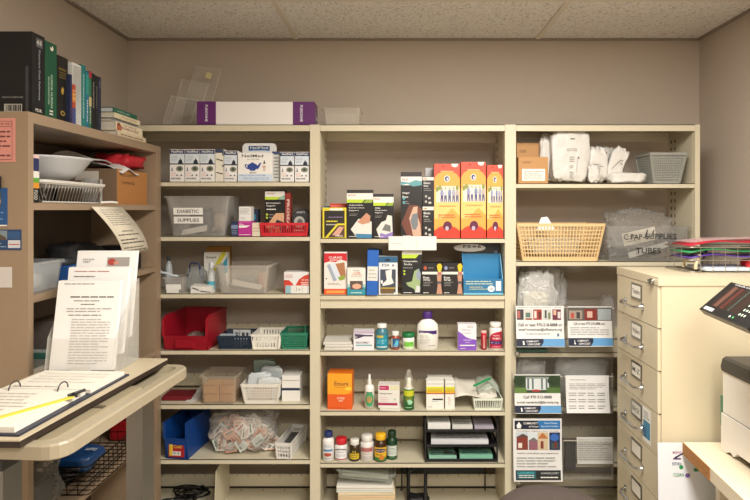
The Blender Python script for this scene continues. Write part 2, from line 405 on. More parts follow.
# wire basket of folders on top of the cabinet
WIRE = mat('#a7a39a', .3, .9)
def wire_basket(mb, w_, d, h, m, r=.0017, step=.03, rb=.03):
    for z in (.003, h*.5, h): mb.tube(rr(w_, d, rb, z, d/2), r*(1.3 if z == h else 1), m, 5, True)
    n = int(w_/step)
    for i in range(1, n):
        x = -w_/2+w_*i/n; mb.tube([(x, 0, h), (x, 0, .003), (x, d, .003), (x, d, h)], r*.8, m, 4)
    n = int(d/step)
    for i in range(1, n):
        y = d*i/n; mb.tube([(-w_/2, y, h), (-w_/2, y, .003), (w_/2, y, .003), (w_/2, y, h)], r*.8, m, 4)
    return mb
O('wire_basket', wire_basket(MB(), .46, .21, .095, WIRE, step=.042), 'silver wire basket of folders standing on top of the beige filing cabinet', 'basket', (1.315, 2.175, CT+.001))
for q, (c, dz, dy, lab) in enumerate((('#b8283a', .105, .0, 'red plastic folder lying topmost in the silver wire basket'), ('#2f8a55', .078, .01, 'green plastic folder under the red one in the silver wire basket'), ('#54368c', .058, .004, 'purple plastic folder lowest in the silver wire basket'))):
    def f(a, b, c_=dz, dd=dy):
        x = -.20+(.46 if c_ > .1 else .41)*b; return (x, .02+dd+a*.16, c_*(.75 if 0 else 1)+.022*b*(1 if c_ > .1 else .3)-.03*max(0, .25-b)+.006*math.sin(b*9))
    mb = MB(); sheet(mb, 0, 0, mat(c, .35), f, 14, .004, 2)
    O('plastic_folder', mb, lab, 'folder', (1.31, 2.18, CT+.001))
def f(a, b): return (-.205+.44*b, .0+a*.15, .112+.030*b+.004*math.sin(b*7))
O('plastic_sleeve', sheet(MB(), 0, 0, clear('e8c8c8', .35), f, 14, .001, 2), 'clear pinkish sleeve lying over the red folder in the wire basket', 'sleeve', (1.31, 2.18, CT+.001))
O('fabric_roll', blob(MB(), .17, .09, .045, mat('#c9212e', .7), 4, .2, 3), 'rolled bright red fabric inside the silver wire basket', 'fabric', (1.40, 2.20, CT+.0065))
O('paper_pad', rbox(MB(), -.1, .1, 0, .15, 0, .012, .004, mat('#cdd6dd', .7)), 'pale blue paper pad lying on the bottom of the wire basket', 'paper pad', (1.26, 2.19, CT+.0065))
mb = MB(); mb.tube([(0,0,.008), (.0,.0,.03), (.02,.0,.055), (.03,.05,.06), (.0,.09,.03), (.0,.09,.008)], .007, '#c9b48f', 8); mb.tube([(.02,.0,.03), (.045,.01,.075), (.03,.06,.085)], .005, '#1d1c1c', 6)
O('hanger_clip', mb, 'tan and black bent clip at the left end of the wire basket', 'clip', (1.13, 2.21, CT+.004))

# ------------------------------------------------------------------ right worktop, white board and printer
WT = mat('#d6c9ae', .45, var=.03, scale=20)
dk = T('worktop_desk', 'beige laminate worktop on panel legs beside the filing cabinet', 'desk', (1.28, 1.45, 0))
def L2(mb, name, par=dk, o=(1.28, 1.45, 0), label=None): return L(mb, name, par, o, label)
mb = MB(); mb.prism([(.990, 2.018), (.905, .85), (1.60, .85), (1.60, 2.018)], 'z', .708, .75, WT); L2(mb, 'tabletop')
wood = mat('#a06c34', .7, bump=.3, scale=90, var=.35)
mb = MB(); mb.hexa([(.9872, 2.018, .7085), (.9732, 1.82, .7085), (.9752, 1.82, .7085), (.990, 2.018, .7085), (.9872, 2.018, .7495), (.9732, 1.82, .7495), (.9752, 1.82, .7495), (.990, 2.018, .7495)], wood); L2(mb, 'bare_edge', label='bare brown wood edge')
for y in (.9, 1.9): L2(MB().box(1.05, 1.58, y, y+.025, 0, .708, WT), 'leg_panel')
mb = MB(); mb.hexa([(.907, 2.012, 0), (1.52, 2.012, 0), (1.52, 2.016, 0), (.907, 2.016, 0), (.907, 2.030, .742), (1.52, 2.030, .742), (1.52, 2.034, .742), (.907, 2.034, .742)], mat('#dfe0e2', .35))
f = plane_f((.907, 2.012, 0), (.613, 0, 0), (0, .018, .742))
art(mb, f, [('t', 'IMPORTANT', .108, .957, .05, .012, '#8a3060'), ('r', .085, .925, .13, .932, '#5a3a6a'), ('t', 'RETURN', .105, .905, .05, .014, '#3a2a5a'), ('p', [(.09,.935),(.1,.93),(.14,.95),(.145,.965),(.135,.955)], '#3b2a4a'), ('e', .13, .89, .012, .01, '#2c8a4c'), ('t', 'CLEAN', .115, .855, .06, .016, '#2c8a4c'), ('e', .165, .852, .014, .01, '#7a5a9a'), ('r', .2, .87, .23, .885, '#3c8a5c')])
O('white_board', mb, 'white poster board with small coloured stickers leaning on the filing cabinet', 'board', (0, 0, 0))
PW = mat('#e2ddd4', .35); PD = mat('#35322f', .4); PK = mat('#141312', .3)
pr = T('printer', 'white and dark grey office printer with a tilted touch screen', 'printer', (1.30, 1.65, .751))
def L3(mb, name, par=pr, label=None): return L(mb, name, par, (1.30, 1.65, .751), label)
mb = MB(); mb.prism([(1.95, .775), (1.50, .775), (1.50, 1.015), (1.95, 1.015)], 'x', 1.088, 1.5, PW)
mb.loft([[(x, y, z) for (y, z) in ((1.952, .752), (1.925, .752), (1.90, .765), (1.88, .757), (1.86, .775), (1.53, .775), (1.50, .752), (1.49, .752), (1.49, .876), (1.952, .876))] for x in (1.083, 1.505)], PW)
fp = plane_f((1.0875, 1.95, .775), (0, -.45, 0), (0, 0, .24)); art(mb, fp, [('r', 0, .415, 1, .43, '#5a554d'), ('r', .72, .55, .80, .72, '#3a6a4a')])
L3(mb, 'body')
mb = MB(); mb.loft([[(x, y, z) for (x, y) in ((1.085-e, 1.955), (1.085-e, 1.49), (1.505, 1.49), (1.505, 1.955))] for (e, z) in ((0, 1.0155), (.002, 1.03), (-.004, 1.055), (-.015, 1.062))], PD); L3(mb, 'lid')
mb = MB(); mb.box(1.086, 1.5, 1.9525, 1.962, .83, .93, '#4d7a5c'); L3(mb, 'rear_tray')
A_ = Vector((.931, 1.80, 1.246)); AB = Vector((-.035, -.305, 0)); AC = Vector((.088, -.018, .085)); nn = AC.cross(AB).normalized()
if nn.z < 0: nn = -nn
mb = MB(); t_ = .022; c4 = [A_, A_+AB, A_+AB+AC, A_+AC]
mb.hexa([tuple(p-nn*t_) for p in c4]+[tuple(p) for p in c4], PK)
fs_ = lambda a, b, k_: tuple(A_+AB*a+AC*b+nn*k_)
art(mb, fs_, [('r', .02, .05, .98, .95, '#0f0f10'), ('r', .10, .22, .66, .90, '#26160f'), ('r', .16, .22, .24, .90, '#5b3b30'), ('r', .30, .22, .36, .90, '#4a1f1a'), ('r', .46, .22, .49, .9, '#33403a'),  # upright stripes on the dark screen are a painted-in reflection
    ('r', .06, .06, .26, .15, '#c9c7c2'), ('e', .60, .12, .012, .03, '#d8d8d4'), ('e', .66, .12, .012, .03, '#4faa60')]+[('e', .70+.05*i, .25+.14*j, .012, .035, '#b8c8b0') for i in range(3) for j in range(4)]+[('e', .93, .5, .02, .05, '#35b050'), ('t', 'COLOR 510', .30, .945, .3, .04, '#c9c9c9')])
L3(mb, 'control_panel', label='black tilted touch screen')
m2 = MB(); m2.tube([(1.02, 1.62, 1.285), (1.12, 1.62, 1.24), (1.2, 1.62, 1.15), (1.2, 1.62, 1.06)], .018, PK, 10); L3(m2, 'panel_arm')

# ------------------------------------------------------------------ overbed table on the left with its board
TM = mat('#9c917a', .38, bump=.02, scale=100); STEEL = mat('#8f8d89', .32, .95)
tb = T('adjustable_table', 'beige moulded adjustable table on two steel legs', 'table', (-.88, 1.6, 0), math.radians(-4))
def L4(mb, name, par=tb, label=None): return L(mb, name, par, (-.88, 1.6, 0), label)
cx_, cy_ = -.878, 1.578; w1, d1 = .392, .655
mb = MB(); mb.loft([rr(w1-.03,d1-.03,.035,1.012,cy_,cx_), rr(w1,d1,.045,1.020,cy_,cx_), rr(w1,d1,.045,1.047,cy_,cx_), rr(w1-.008,d1-.008,.042,1.0515,cy_,cx_), rr(w1-.055,d1-.055,.03,1.0515,cy_,cx_), rr(w1-.065,d1-.065,.03,1.030,cy_,cx_)], TM); L4(mb, 'tabletop')
mb = MB(); rbox(mb, cx_+.03, cx_+w1/2-.04, cy_-d1/2+.034, cy_+.12, 1.0305, 1.046, .02, mat('#978b72', .35)); L4(mb, 'pull_out_tray')
mb = MB(); mb.box(cx_+.10, cx_+w1/2-.055, cy_-.08, cy_-.065, 1.046, 1.049, '#5a5142'); L4(mb, 'tray_catch')
for (xa, ya, yb, c) in ((-.808, 1.74, 1.81, 1.0), (-.90, 1.30, 1.36, 1.0)):
    m2 = MB(); m2.box(xa, xa+.050, ya, yb, .06, 1.011, STEEL); L4(m2, 'leg')
    m2 = MB(); m2.box(xa-.006, xa+.056, ya-.01, yb+.01, .975, 1.010, mat('#2c2b2b', .5)); L4(m2, 'leg_collar')
mb = MB(); mb.box(-.83, -.77, 1.28, 1.90, .02, .06, STEEL); L4(mb, 'base')
mb = MB(); top_ = mat('#bdb095', .4, var=.03, scale=30); drk = mat('#2b201a', .5)
P4 = [(-1.078, 1.225), (-.786, 1.225), (-.738, 1.895), (-.90, 1.905), (-1.06, 1.80)]
mb.prism(P4, 'z', 1.0525, 1.066, drk); mb.prism([(x+(.003 if x < -1 else -.001), y) for x, y in P4], 'z', 1.066, 1.070, top_)
O('laminate_board', mb, 'pale laminate board with a dark edge laid on the adjustable table', 'board')
# ring binder open on the board
bd = T('ring_binder', 'open dark ring binder full of white pages on the laminate board', 'binder', (-.90, 1.48, 1.0705), math.radians(-3))
NV = mat('#1c2135', .45); PG = mat('#dcd7ca', .8)
MB().box(-.135, .115, -.235, .225, 0, .004, NV).build('cover', bd)
mb = MB(); mb.box(-.130, .098, -.225, .035, .0042, .016, PG)
f = plane_f((-.13, -.225, .016), (.228, 0, 0), (0, .26, 0)); art(mb, f, [('l', .08, .1, .7, .9, 9, '#b7b2a6')]); mb.build('page_stack', bd)
mb = MB(); mb.box(-.130, .106, .045, .215, .0042, .014, PG)
f = plane_f((-.13, .045, .014), (.236, 0, 0), (0, .17, 0)); art(mb, f, [('t', 'Equipment Loan Record', .32, .1, .5, .07, '#5b5954'), ('l', .1, .3, .9, .9, 4, '#cfc9bb')]); mb.build('page_stack', bd)
for x in (-.095, .035):
    m2 = MB(); m2.tube([(x, .040+.022*math.cos(a*math.pi/8), .014+.020*math.sin(a*math.pi/8)) for a in range(9)], .0018, '#3a3a3c', 6); m2.build('ring', bd)
MB().box(-.13, .03, -.232, -.2, .0165, .018, '#d8c23c').build('divider_tab', bd)
m2 = MB(); m2.hexa([(-.01,-.232,.0165),(.005,-.232,.0165),(.11,-.03,.0165),(.095,-.03,.0165),(-.01,-.232,.0195),(.005,-.232,.0195),(.11,-.03,.0195),(.095,-.03,.0195)], '#dcc84a'); x = m2.build('divider_edge', bd); x['label'] = 'yellow divider edge'
m2 = MB(); m2.tube([(.092,-.028,.021),(.112,.01,.024)], .004, '#18181a', 6); m2.tube([(.10,-.02,.024),(.115,-.03,.02)], .003, '#18181a', 6); m2.build('clip', bd)
# tiered acrylic holder with handouts
AC_ = clear('f2efe6', .10, .08)
hd = T('brochure_holder', 'clear tiered acrylic brochure holder on the laminate board', 'brochure holder', (-.93, 1.72, 1.0705))
w_ = .205
for i in range(4):
    y = i*.042; mb = MB(); h = .10+.035*i
    mb.hexa([(-w_/2, y, .002), (w_/2, y, .002), (w_/2, y+.002, .002), (-w_/2, y+.002, .002), (-w_/2, y+.194*h, h), (w_/2, y+.194*h, h), (w_/2, y+.194*h+.002, h), (-w_/2, y+.194*h+.002, h)], AC_); mb.build('pocket_front', hd)
for s_ in (-1, 1):
    mb = MB(); mb.prism([(0, 0), (.165, 0), (.17, .26), (.145, .26), (.018, .10)], 'x', s_*w_/2-.001, s_*w_/2+.001, AC_); mb.build('side_wall', hd)
MB().box(-w_/2, w_/2, 0, .165, 0, .002, AC_).build('base', hd)
mb = MB(); mb.box(-.025, .035, -.0015, -.0005, .004, .022, '#d9d7cf'); mb.build('price_tag', hd, None)['label'] = 'small white label'
labs = ['front white handout densely printed in the tiered brochure holder', 'middle white handout with one bold heading in the brochure holder', 'back white handout with a small red picture in the brochure holder']
WP = mat('#e6e5e2', .75)
for i, (y, z0, h, lean) in enumerate(((.006, .004, .262, .05), (.058, .04, .262, .05), (.1045, .080, .270, .05))):
    a = -.0935; mb = MB(); hz = math.sqrt(h*h-lean*lean); th = .020
    xo = .0025*i
    mb.hexa([(a+xo, y, z0), (-a+xo, y, z0), (-a+xo, y+th, z0), (a+xo, y+th, z0), (a+xo, y+lean, z0+hz), (-a+xo, y+lean, z0+hz), (-a+xo, y+lean+th, z0+hz), (a+xo, y+lean+th, z0+hz)], WP)
    f = plane_f((a+xo, y, z0), (-2*a, 0, 0), (0, lean, hz)); G = '#55534f'
    if i == 0: art(mb, f, [('l', .1, .955, .6, .98, 1, G), ('l', .22, .80, .92, .84, 1, G), ('l', .28, .76, .85, .79, 1, '#8c8a86'), ('l', .4, .72, .7, .75, 1, G), ('l', .18, .64, .9, .70, 2, '#9a9894'), ('l', .22, .60, .92, .625, 1, G), ('l', .28, .06, .9, .58, 17, '#b0aeaa'), ])
    if i == 1: art(mb, f, [('l', .1, .94, .9, .97, 1, '#a06a6a'), ('l', .1, .88, .45, .91, 1, G), ('t', 'Stability and Transfer Training Guide', .46, .825, .8, .03, '#3a3835'), ('l', .1, .74, .85, .79, 1, '#4a4845')])
    if i == 2: art(mb, f, [('t', 'VASCULAR', .2, .90, .2, .018, '#54504c'), ('t', 'TEST', .17, .87, .13, .02, '#3a3835'), ('r', .52, .82, .90, .925, '#9a9590'), ('e', .60, .87, .07, .04, '#a8403a'), ('e', .68, .86, .05, .02, '#c08a7a')])
    O('handout', mb, labs[i], 'paper stack', (-.93, 1.722, 1.0735))

# ------------------------------------------------------------------ stool in front of the right bay
st = T('stool', 'round taupe padded stool in front of the right bay', 'stool', (.512, 1.90, .0))
CU = mat('#4c423d', .6, bump=.05, scale=150)
MB().lathe([(.02,.50),(.15,.50),(.182,.515),(.187,.54),(.182,.568),(.166,.582),(.11,.588),(.0005,.590)], CU, seg=40).build('seat', st)
MB().lathe([(.03,.16),(.03,.40),(.018,.40),(.018,.50)], STEEL).build('post', st)
for i in range(5):
    a = i*2*math.pi/5+.3; m2 = MB(); m2.beam((.02*math.cos(a), .02*math.sin(a), .15), (.24*math.cos(a), .24*math.sin(a), .085), .035, .025, (0,0,1), mat('#222222', .5)); l_ = m2.build('leg', st)
    MB().lathe([(.005,.0),(.026,.012),(.028,.03),(.026,.048),(.005,.07)], '#1c1c1c', (.235*math.cos(a), .235*math.sin(a), 0)).build('caster', l_)
# troffers in the ceiling
for (x, y) in ((.50, 1.22), (.45, -.75)):
    tr = T('ceiling_light', 'long white recessed fluorescent troffer ' + ('over the middle of the room' if y > 0 else 'behind the camera'), 'ceiling light', (x, y, H-.012), group=None)
    mb = MB(); mb.box(-.3, .3, -.6, -.575, 0, .011, TB); mb.box(-.3, .3, .575, .6, 0, .011, TB); mb.box(-.3, -.275, -.575, .575, 0, .011, TB); mb.box(.275, .3, -.575, .575, 0, .011, TB); mb.build('frame', tr)
    em = bpy.data.materials.get('diffuser') or bpy.data.materials.new('diffuser'); em.use_nodes = True
    em.node_tree.nodes['Principled BSDF'].inputs['Emission Color'].default_value = (1, .93, .8, 1); em.node_tree.nodes['Principled BSDF'].inputs['Emission Strength'].default_value = 2
    MB().box(-.275, .275, -.575, .575, .006, .010, em).build('diffuser', tr)
# ------------------------------------------------------------------ goods on the shelves
def at(px0, px1, ptop, bay, row, inset):
    Y = Y0+inset; z = (SHZ[bay][row-1] if row else TOP)+.0006
    return (wx((px0+px1)/2, Y), Y, z), (px1-px0)*Y/FPX, wz(ptop, Y)-z
def carton(name, label, cat, px0, px1, ptop, bay, row, inset, depth, col, items=(), rz=0, group=None, zup=0, side=None, rough=.55):
    loc, w_, h = at(px0, px1, ptop, bay, row, inset); loc = (loc[0], loc[1], loc[2]+zup); h -= zup
    mb = MB().box(-w_/2, w_/2, 0, depth, 0, h, mat(col, rough))
    art(mb, front(w_, h), items)
    if side: art(mb, plane_f((w_/2, 0, 0), (0, depth, 0), (0, 0, h)), side)
    return O(name, mb, label, cat, loc, math.radians(rz), group)
def stood(px0, px1, ptop, bay, row, inset): return at(px0, px1, ptop, bay, row, inset)
def bottle(name, label, cat, px0, px1, ptop, bay, row, inset, body, cap, caph, capw, items, shoulder=.2, group=None, cap_rough=.4, sy=1, body_m=None, span=2.2, zl=(.08, .78), neck=None):
    """bottle with its own cap: caph, capw are the cap's share of the height and of the width"""
    loc, w_, h = at(px0, px1, ptop, bay, row, inset); r = w_/2; t = T(name, label, cat, (loc[0], loc[1]+r*sy, loc[2]), 0, group)
    hb = h*(1-caph); rc = r*capw; rn = rc*.82; sh = hb*shoulder
    MB().lathe([(.0004, .001), (r*.9, 0), (r, .003), (r, hb-sh), (r*.93, hb-sh*.6), (max(rn, r*.6), hb-sh*.2), (rn, hb-sh*.08), (rn, hb)], body_m or mat(body, .3), sy=sy, seg=28).build('bottle_body', t)
    lb = MB(); lb_h = hb-sh
    art(lb, cyl_f(r, lb_h*zl[0], lb_h*zl[1] if zl[1] < .78 else lb_h*.97, (0, 0), span, sy), items, 10, 1)
    # the label is wrapped on the body
    lb.build('bottle_label', t)
    MB().lathe([(rc*.98, hb), (rc, hb+.001), (rc, h-.002), (rc*.93, h), (.0004, h)], mat(cap, cap_rough), sy=sy, seg=28).build('cap', t)
    return t
K = '#101011'; W = '#e9e6df'; GY = '#8d8b87'; DK = '#33322f'

# ---- bay 1, row 1: rinse boxes
def rinse(px0, px1, ptop, label, rz=0, inset=.012, side=False):
    it = [('r', 0, .86, 1, .985, '#2a3a62'), ('t', 'NeilMed', .5, .93, .78, .07, W), ('r', 0, .53, 1, .86, '#cfd8de'), ('l', .08, .62, .55, .82, 4, '#9aa6b4'),
          ('p', [(.56,.56),(.9,.56),(.84,.66),(.78,.68),(.73,.73),(.68,.68),(.62,.66)], '#1d2230'), ('r', 0, .53, 1, .565, '#2a3140'), ('e', .68, .40, .25, .085, '#7c8272'), ('e', .68, .40, .12, .05, '#434a3c'),
          ('p', [(.12,.38),(.2,.38),(.16,.47)], '#4d5670'), ('e', .16, .35, .07, .02, '#4d5670'), ('r', .1, .17, .4, .3, '#e2d0cb'), ('e', .5, .20, .06, .022, '#33363b'), ('e', .8, .20, .06, .022, '#33363b'), ('t', 'SINUS RINSE', .42, .1, .66, .05, '#35363f')]
    sd = [('r', 0, .9, 1, 1, '#2a3a62'), ('l', .1, .62, .9, .7, 1, DK), ('l', .1, .2, .9, .28, 1, DK), ('r', .8, .5, 1, .58, '#2a3a62')]
    return carton('rinse_kit_box', label, 'box', px0, px1, ptop, 0, 1, inset, .075, '#e6e4e0', it, rz, 'nasal rinse boxes on the top shelf of the left bay', side=sd if side else None, rough=.4)
rinse(170, 184.3, 149.3, 'small white and blue sinus rinse box, farthest left of its row')
rinse(185.2, 199.6, 149.3, 'small white and blue sinus rinse box, second from the left in its row')
rinse(200.3, 214.6, 149.3, 'small white and blue sinus rinse box, third from left beside a box seen sideways')
rinse(224.3, 237.2, 150.8, 'small white and blue sinus rinse box just left of the teapot display carton')
rinse(280.4, 294, 152, 'small white and blue sinus rinse box just right of the teapot display carton')
rinse(295, 309, 152, 'small white and blue sinus rinse box, farthest right beside the shelving upright')
carton('rinse_kit_box', 'cream side of a rinse box turned sideways in the row', 'box', 215.4, 223.6, 149, 0, 1, .014, .06, '#ded8c8', [('r', 0, .88, 1, 1, '#39425c'), ('p', [(.1,.68),(.9,.62),(.9,.66),(.1,.71)], '#4b4a44'), ('p', [(.1,.27),(.9,.22),(.9,.26),(.1,.30)], '#4b4a44'), ('r', .85, .45, 1, .52, '#39425c'), ('r', .85, .8, 1, .9, '#39425c')], 0, 'nasal rinse boxes on the top shelf of the left bay')
carton('rinse_kit_box', 'grey patterned rinse box half hidden behind the teapot display carton', 'box', 272, 279.6, 151.5, 0, 1, .03, .06, '#bdbcb6', [('r', 0, .9, 1, 1, '#3a4668'), ('l', .1, .1, .9, .85, 7, '#5f6468')], 0, 'nasal rinse boxes on the top shelf of the left bay')
loc, w_, h = at(238, 272.5, 153, 0, 1, .004)
dp = T('display_carton', 'white open-topped display carton with a blue teapot and a rounded header', 'box', loc)
mb = MB().box(-w_/2, w_/2, 0, .085, 0, h, mat('#e8e5df', .4))
TPB = '#27418c'
art(mb, front(w_, h), [('t', 'NeilMed', .42, .90, .62, .10, K), ('t', 'ALL NATURAL', .45, .78, .38, .045, GY), ('e', .42, .52, .15, .125, TPB), ('e', .42, .645, .04, .03, TPB), ('p', [(.54,.47),(.56,.55),(.64,.66),(.68,.66),(.62,.50),(.57,.42)], TPB), ('p', [(.29,.58),(.22,.62),(.19,.55),(.24,.46),(.31,.43),(.31,.46),(.26,.49),(.23,.55),(.24,.58),(.29,.55)], TPB), ('r', .35, .38, .5, .41, TPB),
    ('p', [(.73,.62),(.80,.62),(.78,.70),(.765,.76),(.75,.70)], '#2f3a34'), ('e', .76, .52, .05, .04, '#c49a86'), ('r', .73, .37, .80, .47, '#cdbcae'), ('t', 'NETI POT', .44, .31, .2, .045, '#6a4a5a'), ('r', 0, .03, 1, .26, '#c8d6e2'), ('t', 'SINUS WASH SYSTEM', .42, .22, .74, .04, '#4f6fae'), ('l', .15, .05, .9, .17, 3, '#8fa3bd')])
mb.build('carton_body', dp)
hh = wz(142.3, 2.80)-loc[2]; ww = .165; pts = [(-ww/2, 0), (ww/2, 0)]+[(ww/2-.02+.02*math.cos(a*math.pi/8), hh-.02+.02*math.sin(a*math.pi/8)) for a in range(5)]+[(-ww/2+.02+.02*math.cos(a*math.pi/8), hh-.02+.02*math.sin(a*math.pi/8)) for a in range(4, 9)]
mb = MB().prism(pts, 'y', .086, .089, mat('#dcdcd9', .4)); art(mb, front(ww, hh, .086), [('r', .18, .80, .80, .93, '#1f3560'), ('t', 'NeilMed', .49, .885, .52, .06, '#dfe4ea'), ('r', .18, .80, .80, .835, '#5d86bb'), ('t', 'SINUS RINSE', .49, .817, .4, .02, W)])
mb.build('header_card', dp)

# ---- bay 1, top: long mailing box, acrylic holders, tray
loc, w_, h = at(197.5, 314, 101.8, 0, 0, .012)
VI = '#5b1f63'
lb = T('long_carton', 'long white carton with purple ends lying on top of the shelving', 'box', loc, math.radians(1.0))
mb = MB().box(-w_/2, w_/2, 0, .13, 0, h, mat('#e2dcd6', .5)); mb.build('carton_body', lb)
for s_, wd in ((-1, .088), (1, .10)):
    a, b_ = (-w_/2-.001, -w_/2+wd) if s_ < 0 else (w_/2-wd, w_/2+.001)
    mb = MB().box(a, b_, -.001, .131, -.0, h+.001, mat(VI, .45))
    f = plane_f((a, -.001, 0), (b_-a, 0, 0), (0, 0, h)); art(mb, f, [('tv', 'PURIONHE', .5 if s_ < 0 else .40, .5, .13, .72, '#e4dfe6')])
    if s_ > 0: art(mb, plane_f((b_, -.001, 0), (0, .13, 0), (0, 0, h)), [('tv', 'PURION', .3, .5, .2, .6, '#cfc4d2'), ('r', .6, .3, .9, .5, '#cfc4d2')])
    e_ = mb.build('end_cap', lb); e_['label'] = 'purple end with white lettering'
ACR = clear('e9e4da', .13, .1)
lh = T('literature_holder', 'empty clear acrylic stepped literature holder on top of the shelving', 'brochure holder', (wx(190, 2.9), 2.893, TOP+.0006), math.radians(6))
for k_, (x0, hgt, y) in enumerate(((-.135, .17, .0), (-.115, .265, .05), (-.08, .35, .10))):
    mb = MB(); x1 = x0+.13; ln = hgt*.30
    mb.hexa([(x0, y, .001), (x1, y, .001), (x1, y+.003, .001), (x0, y+.003, .001), (x0+ln*.7, y+.05, hgt), (x1+ln*.7, y+.05, hgt-.02), (x1+ln*.7, y+.053, hgt-.02), (x0+ln*.7, y+.053, hgt)], ACR); p_ = mb.build('tier_panel', lh)
    mb = MB(); mb.tube([(x0, y, .002), (x0+ln*.7, y+.05, hgt), (x1+ln*.7, y+.05, hgt-.02), (x1, y, .002)], .0016, clear('e9e5da', 1.6, .1), 5); mb.build('polished_edge', p_)
MB().box(-.135, .05, 0, .155, .0, .0016, ACR).build('base', lh)
x = MB(); f = plane_f((.045, .1405, .285), (.028, 0, -.008), (.008, .004, .03)); x.add([f(0,0,0), f(1,0,0), f(1,1,0), f(0,1,0)], [(0,1,2,3)], '#cfc68f'); x.build('price_tag', lh)['label'] = 'small yellowish label'
loc, w_, h = at(322, 360, 108, 1, 0, .06)
O('plastic_tray', tub(MB(), w_, .16, w_*.92, .14, h, clear('e6dfcf', .18, .2)), 'empty clear plastic tray on top of the shelving right of the long carton', 'tray', loc)

# ---- bay 1, row 2
MILK = clear('d6d3cd', .36, .3, .15, 20); CLR = clear('e4e2dc', .2, .12)
loc, w_, h = at(163.5, 228.5, 196, 0, 2, .006)
dt_ = T('storage_tub', 'clear tub with a two-line diabetic supplies label', 'tub', loc)
tub(MB(), w_, .24, w_*.83, .20, h, MILK, r=.03).build('tub_body', dt_)
for q, (tx, zc) in enumerate((('DIABETIC', .62), ('SUPPLIES', .40))):
    mb = MB(); sl = (.02)/h
    def P_(x, z): return (x, .018-.018*(z/h)-.0022, z)
    z0 = h*(zc-.085); z1 = h*(zc+.085); mb.hexa([P_(-.108, z0), P_(.03, z0), (.03, P_(0, z0)[1]+.0012, z0), (-.108, P_(0, z0)[1]+.0012, z0), P_(-.108, z1), P_(.03, z1), (.03, P_(0, z1)[1]+.0012, z1), (-.108, P_(0, z1)[1]+.0012, z1)], '#e9e7e0')
    f = plane_f(P_(-.108, z0), (.138, 0, 0), Vector(P_(-.108, z1))-Vector(P_(-.108, z0))); art(mb, f, [('t', tx, .5, .5, .74, .5, '#26241f')]); mb.build('name_label', dt_)
O('glucose_pouch', blob(MB(), .13, .10, .14, mat('#35343a', .5), 3, .2, 3), 'dark zipped pouch inside the tub labelled diabetic supplies', 'pouch', (loc[0]+.0, loc[1]+.05, loc[2]+.004))
O('glucose_pouch', blob(MB(), .11, .10, .11, mat('#a8947e', .6), 8, .25, 3), 'tan wrapped packet at the right inside the diabetic supplies tub', 'packet', (loc[0]+.075, loc[1]+.09, loc[2]+.004))
mb = MB(); mb.hexa([(-.06,0,0),(.06,0,.02),(.06,.003,.02),(-.06,.003,0),(-.055,.004,.025),(.062,.004,.048),(.062,.007,.048),(-.055,.007,.025)], '#dad6cc')
O('paper_leaflet', mb, 'white folded leaflet lying low inside the diabetic supplies tub', 'leaflet', (loc[0]-.02, loc[1]+.03, loc[2]+.004))
O('glucose_pouch', blob(MB(), .07, .10, .13, mat('#a9a8a6', .6), 12, .2, 3), 'pale grey wrapped packet at the left inside the diabetic supplies tub', 'packet', (loc[0]-.085, loc[1]+.06, loc[2]+.004))
carton('medicine_box', 'small navy box beside the magenta box on the second left shelf', 'box', 231.3, 238, 221.4, 0, 2, .014, .06, '#243050', [('r', 0, .5, 1, .75, '#7a8aa8'), ('l', .1, .1, .9, .45, 3, '#8a95b0')])
carton('medicine_box', 'bright magenta box with white stripe under a small white box', 'box', 238.3, 251.6, 221.3, 0, 2, .008, .07, '#b12a8a', [('p', [(.05,.72),(.9,.72),(.6,.58),(.05,.56)], W), ('t', 'Gluc', .25, .80, .35, .12, W), ('l', .06, .06, .94, .16, 1, W), ('r', 0, .9, 1, 1, '#c64aa0')])
carton('medicine_box', 'small white box stacked on the magenta box', 'box', 239, 250.9, 206.6, 0, 2, .012, .06, '#e2e0db', [('l', .1, .45, .9, .9, 5, GY), ('l', .1, .1, .6, .3, 2, '#b0aeaa')], zup=wz(221.3, 2.758)-zf(236.4)+.001)
carton('medicine_box', 'small dark blue box half hidden behind the white and magenta boxes', 'box', 250.5, 258, 209.2, 0, 2, .09, .05, '#1b2740', [('r', .1, .6, .7, .8, '#2b88a8'), ('r', .1, .3, .5, .5, '#35577a')])
carton('medicine_box', 'plain cream box between the magenta box and the red basket', 'box', 252.2, 260, 222.8, 0, 2, .012, .06, '#d9ccb4', [('l', .1, .3, .9, .7, 2, '#b59a88')])
RED = mat('#c41f2c', .4)
loc, w_, h = at(260.5, 307.3, 222.8, 0, 2, .006)
rb = T('plastic_basket', 'low bright red slotted basket on the second left shelf', 'basket', loc)
lattice(MB(), w_, .16, w_*.94, .15, h, RED, nx=20, ny=14, nz=0, bar=.0048, rim=.013, zb=.016, th=.003).build('basket_body', rb)
mb = MB(); loc2, w2, h2 = at(265, 284.8, 190.5, 0, 2, .05)
LIME = '#b7cf35'
mb.box(-w2/2, w2/2, 0, .05, .003, h2, mat(K, .4)); art(mb, front(w2, h2), [('r', 0, .86, 1, .98, '#ddd9d0'), ('t', 'mueller', .3, .93, .4, .035, '#a04038'), ('p', [(0,.80),(.62,.80),(.8,.86),(0,.86)], LIME), ('p', [(.66,.80),(1,.80),(1,.9),(.85,.88)], '#8fb0a0'), ('t', 'Back Compression', .42, .72, .72, .04, W), ('t', 'Support', .3, .66, .45, .045, W), ('l', .08, .56, .6, .62, 1, W), ('e', .1, .47, .05, .025, LIME), ('e', .1, .40, .05, .025, LIME), ('l', .2, .38, .45, .5, 2, GY), ('p', [(.05,.2),(.55,.50),(.97,.5),(.97,.0),(.35,0)], '#cfa27c'), ('p', [(.35,.1),(.6,.36),(.95,.30),(.95,.05)], '#2c2b30')])
O('support_brace_box', mb, 'tall black box with lime band standing in the red basket', 'box', loc2)
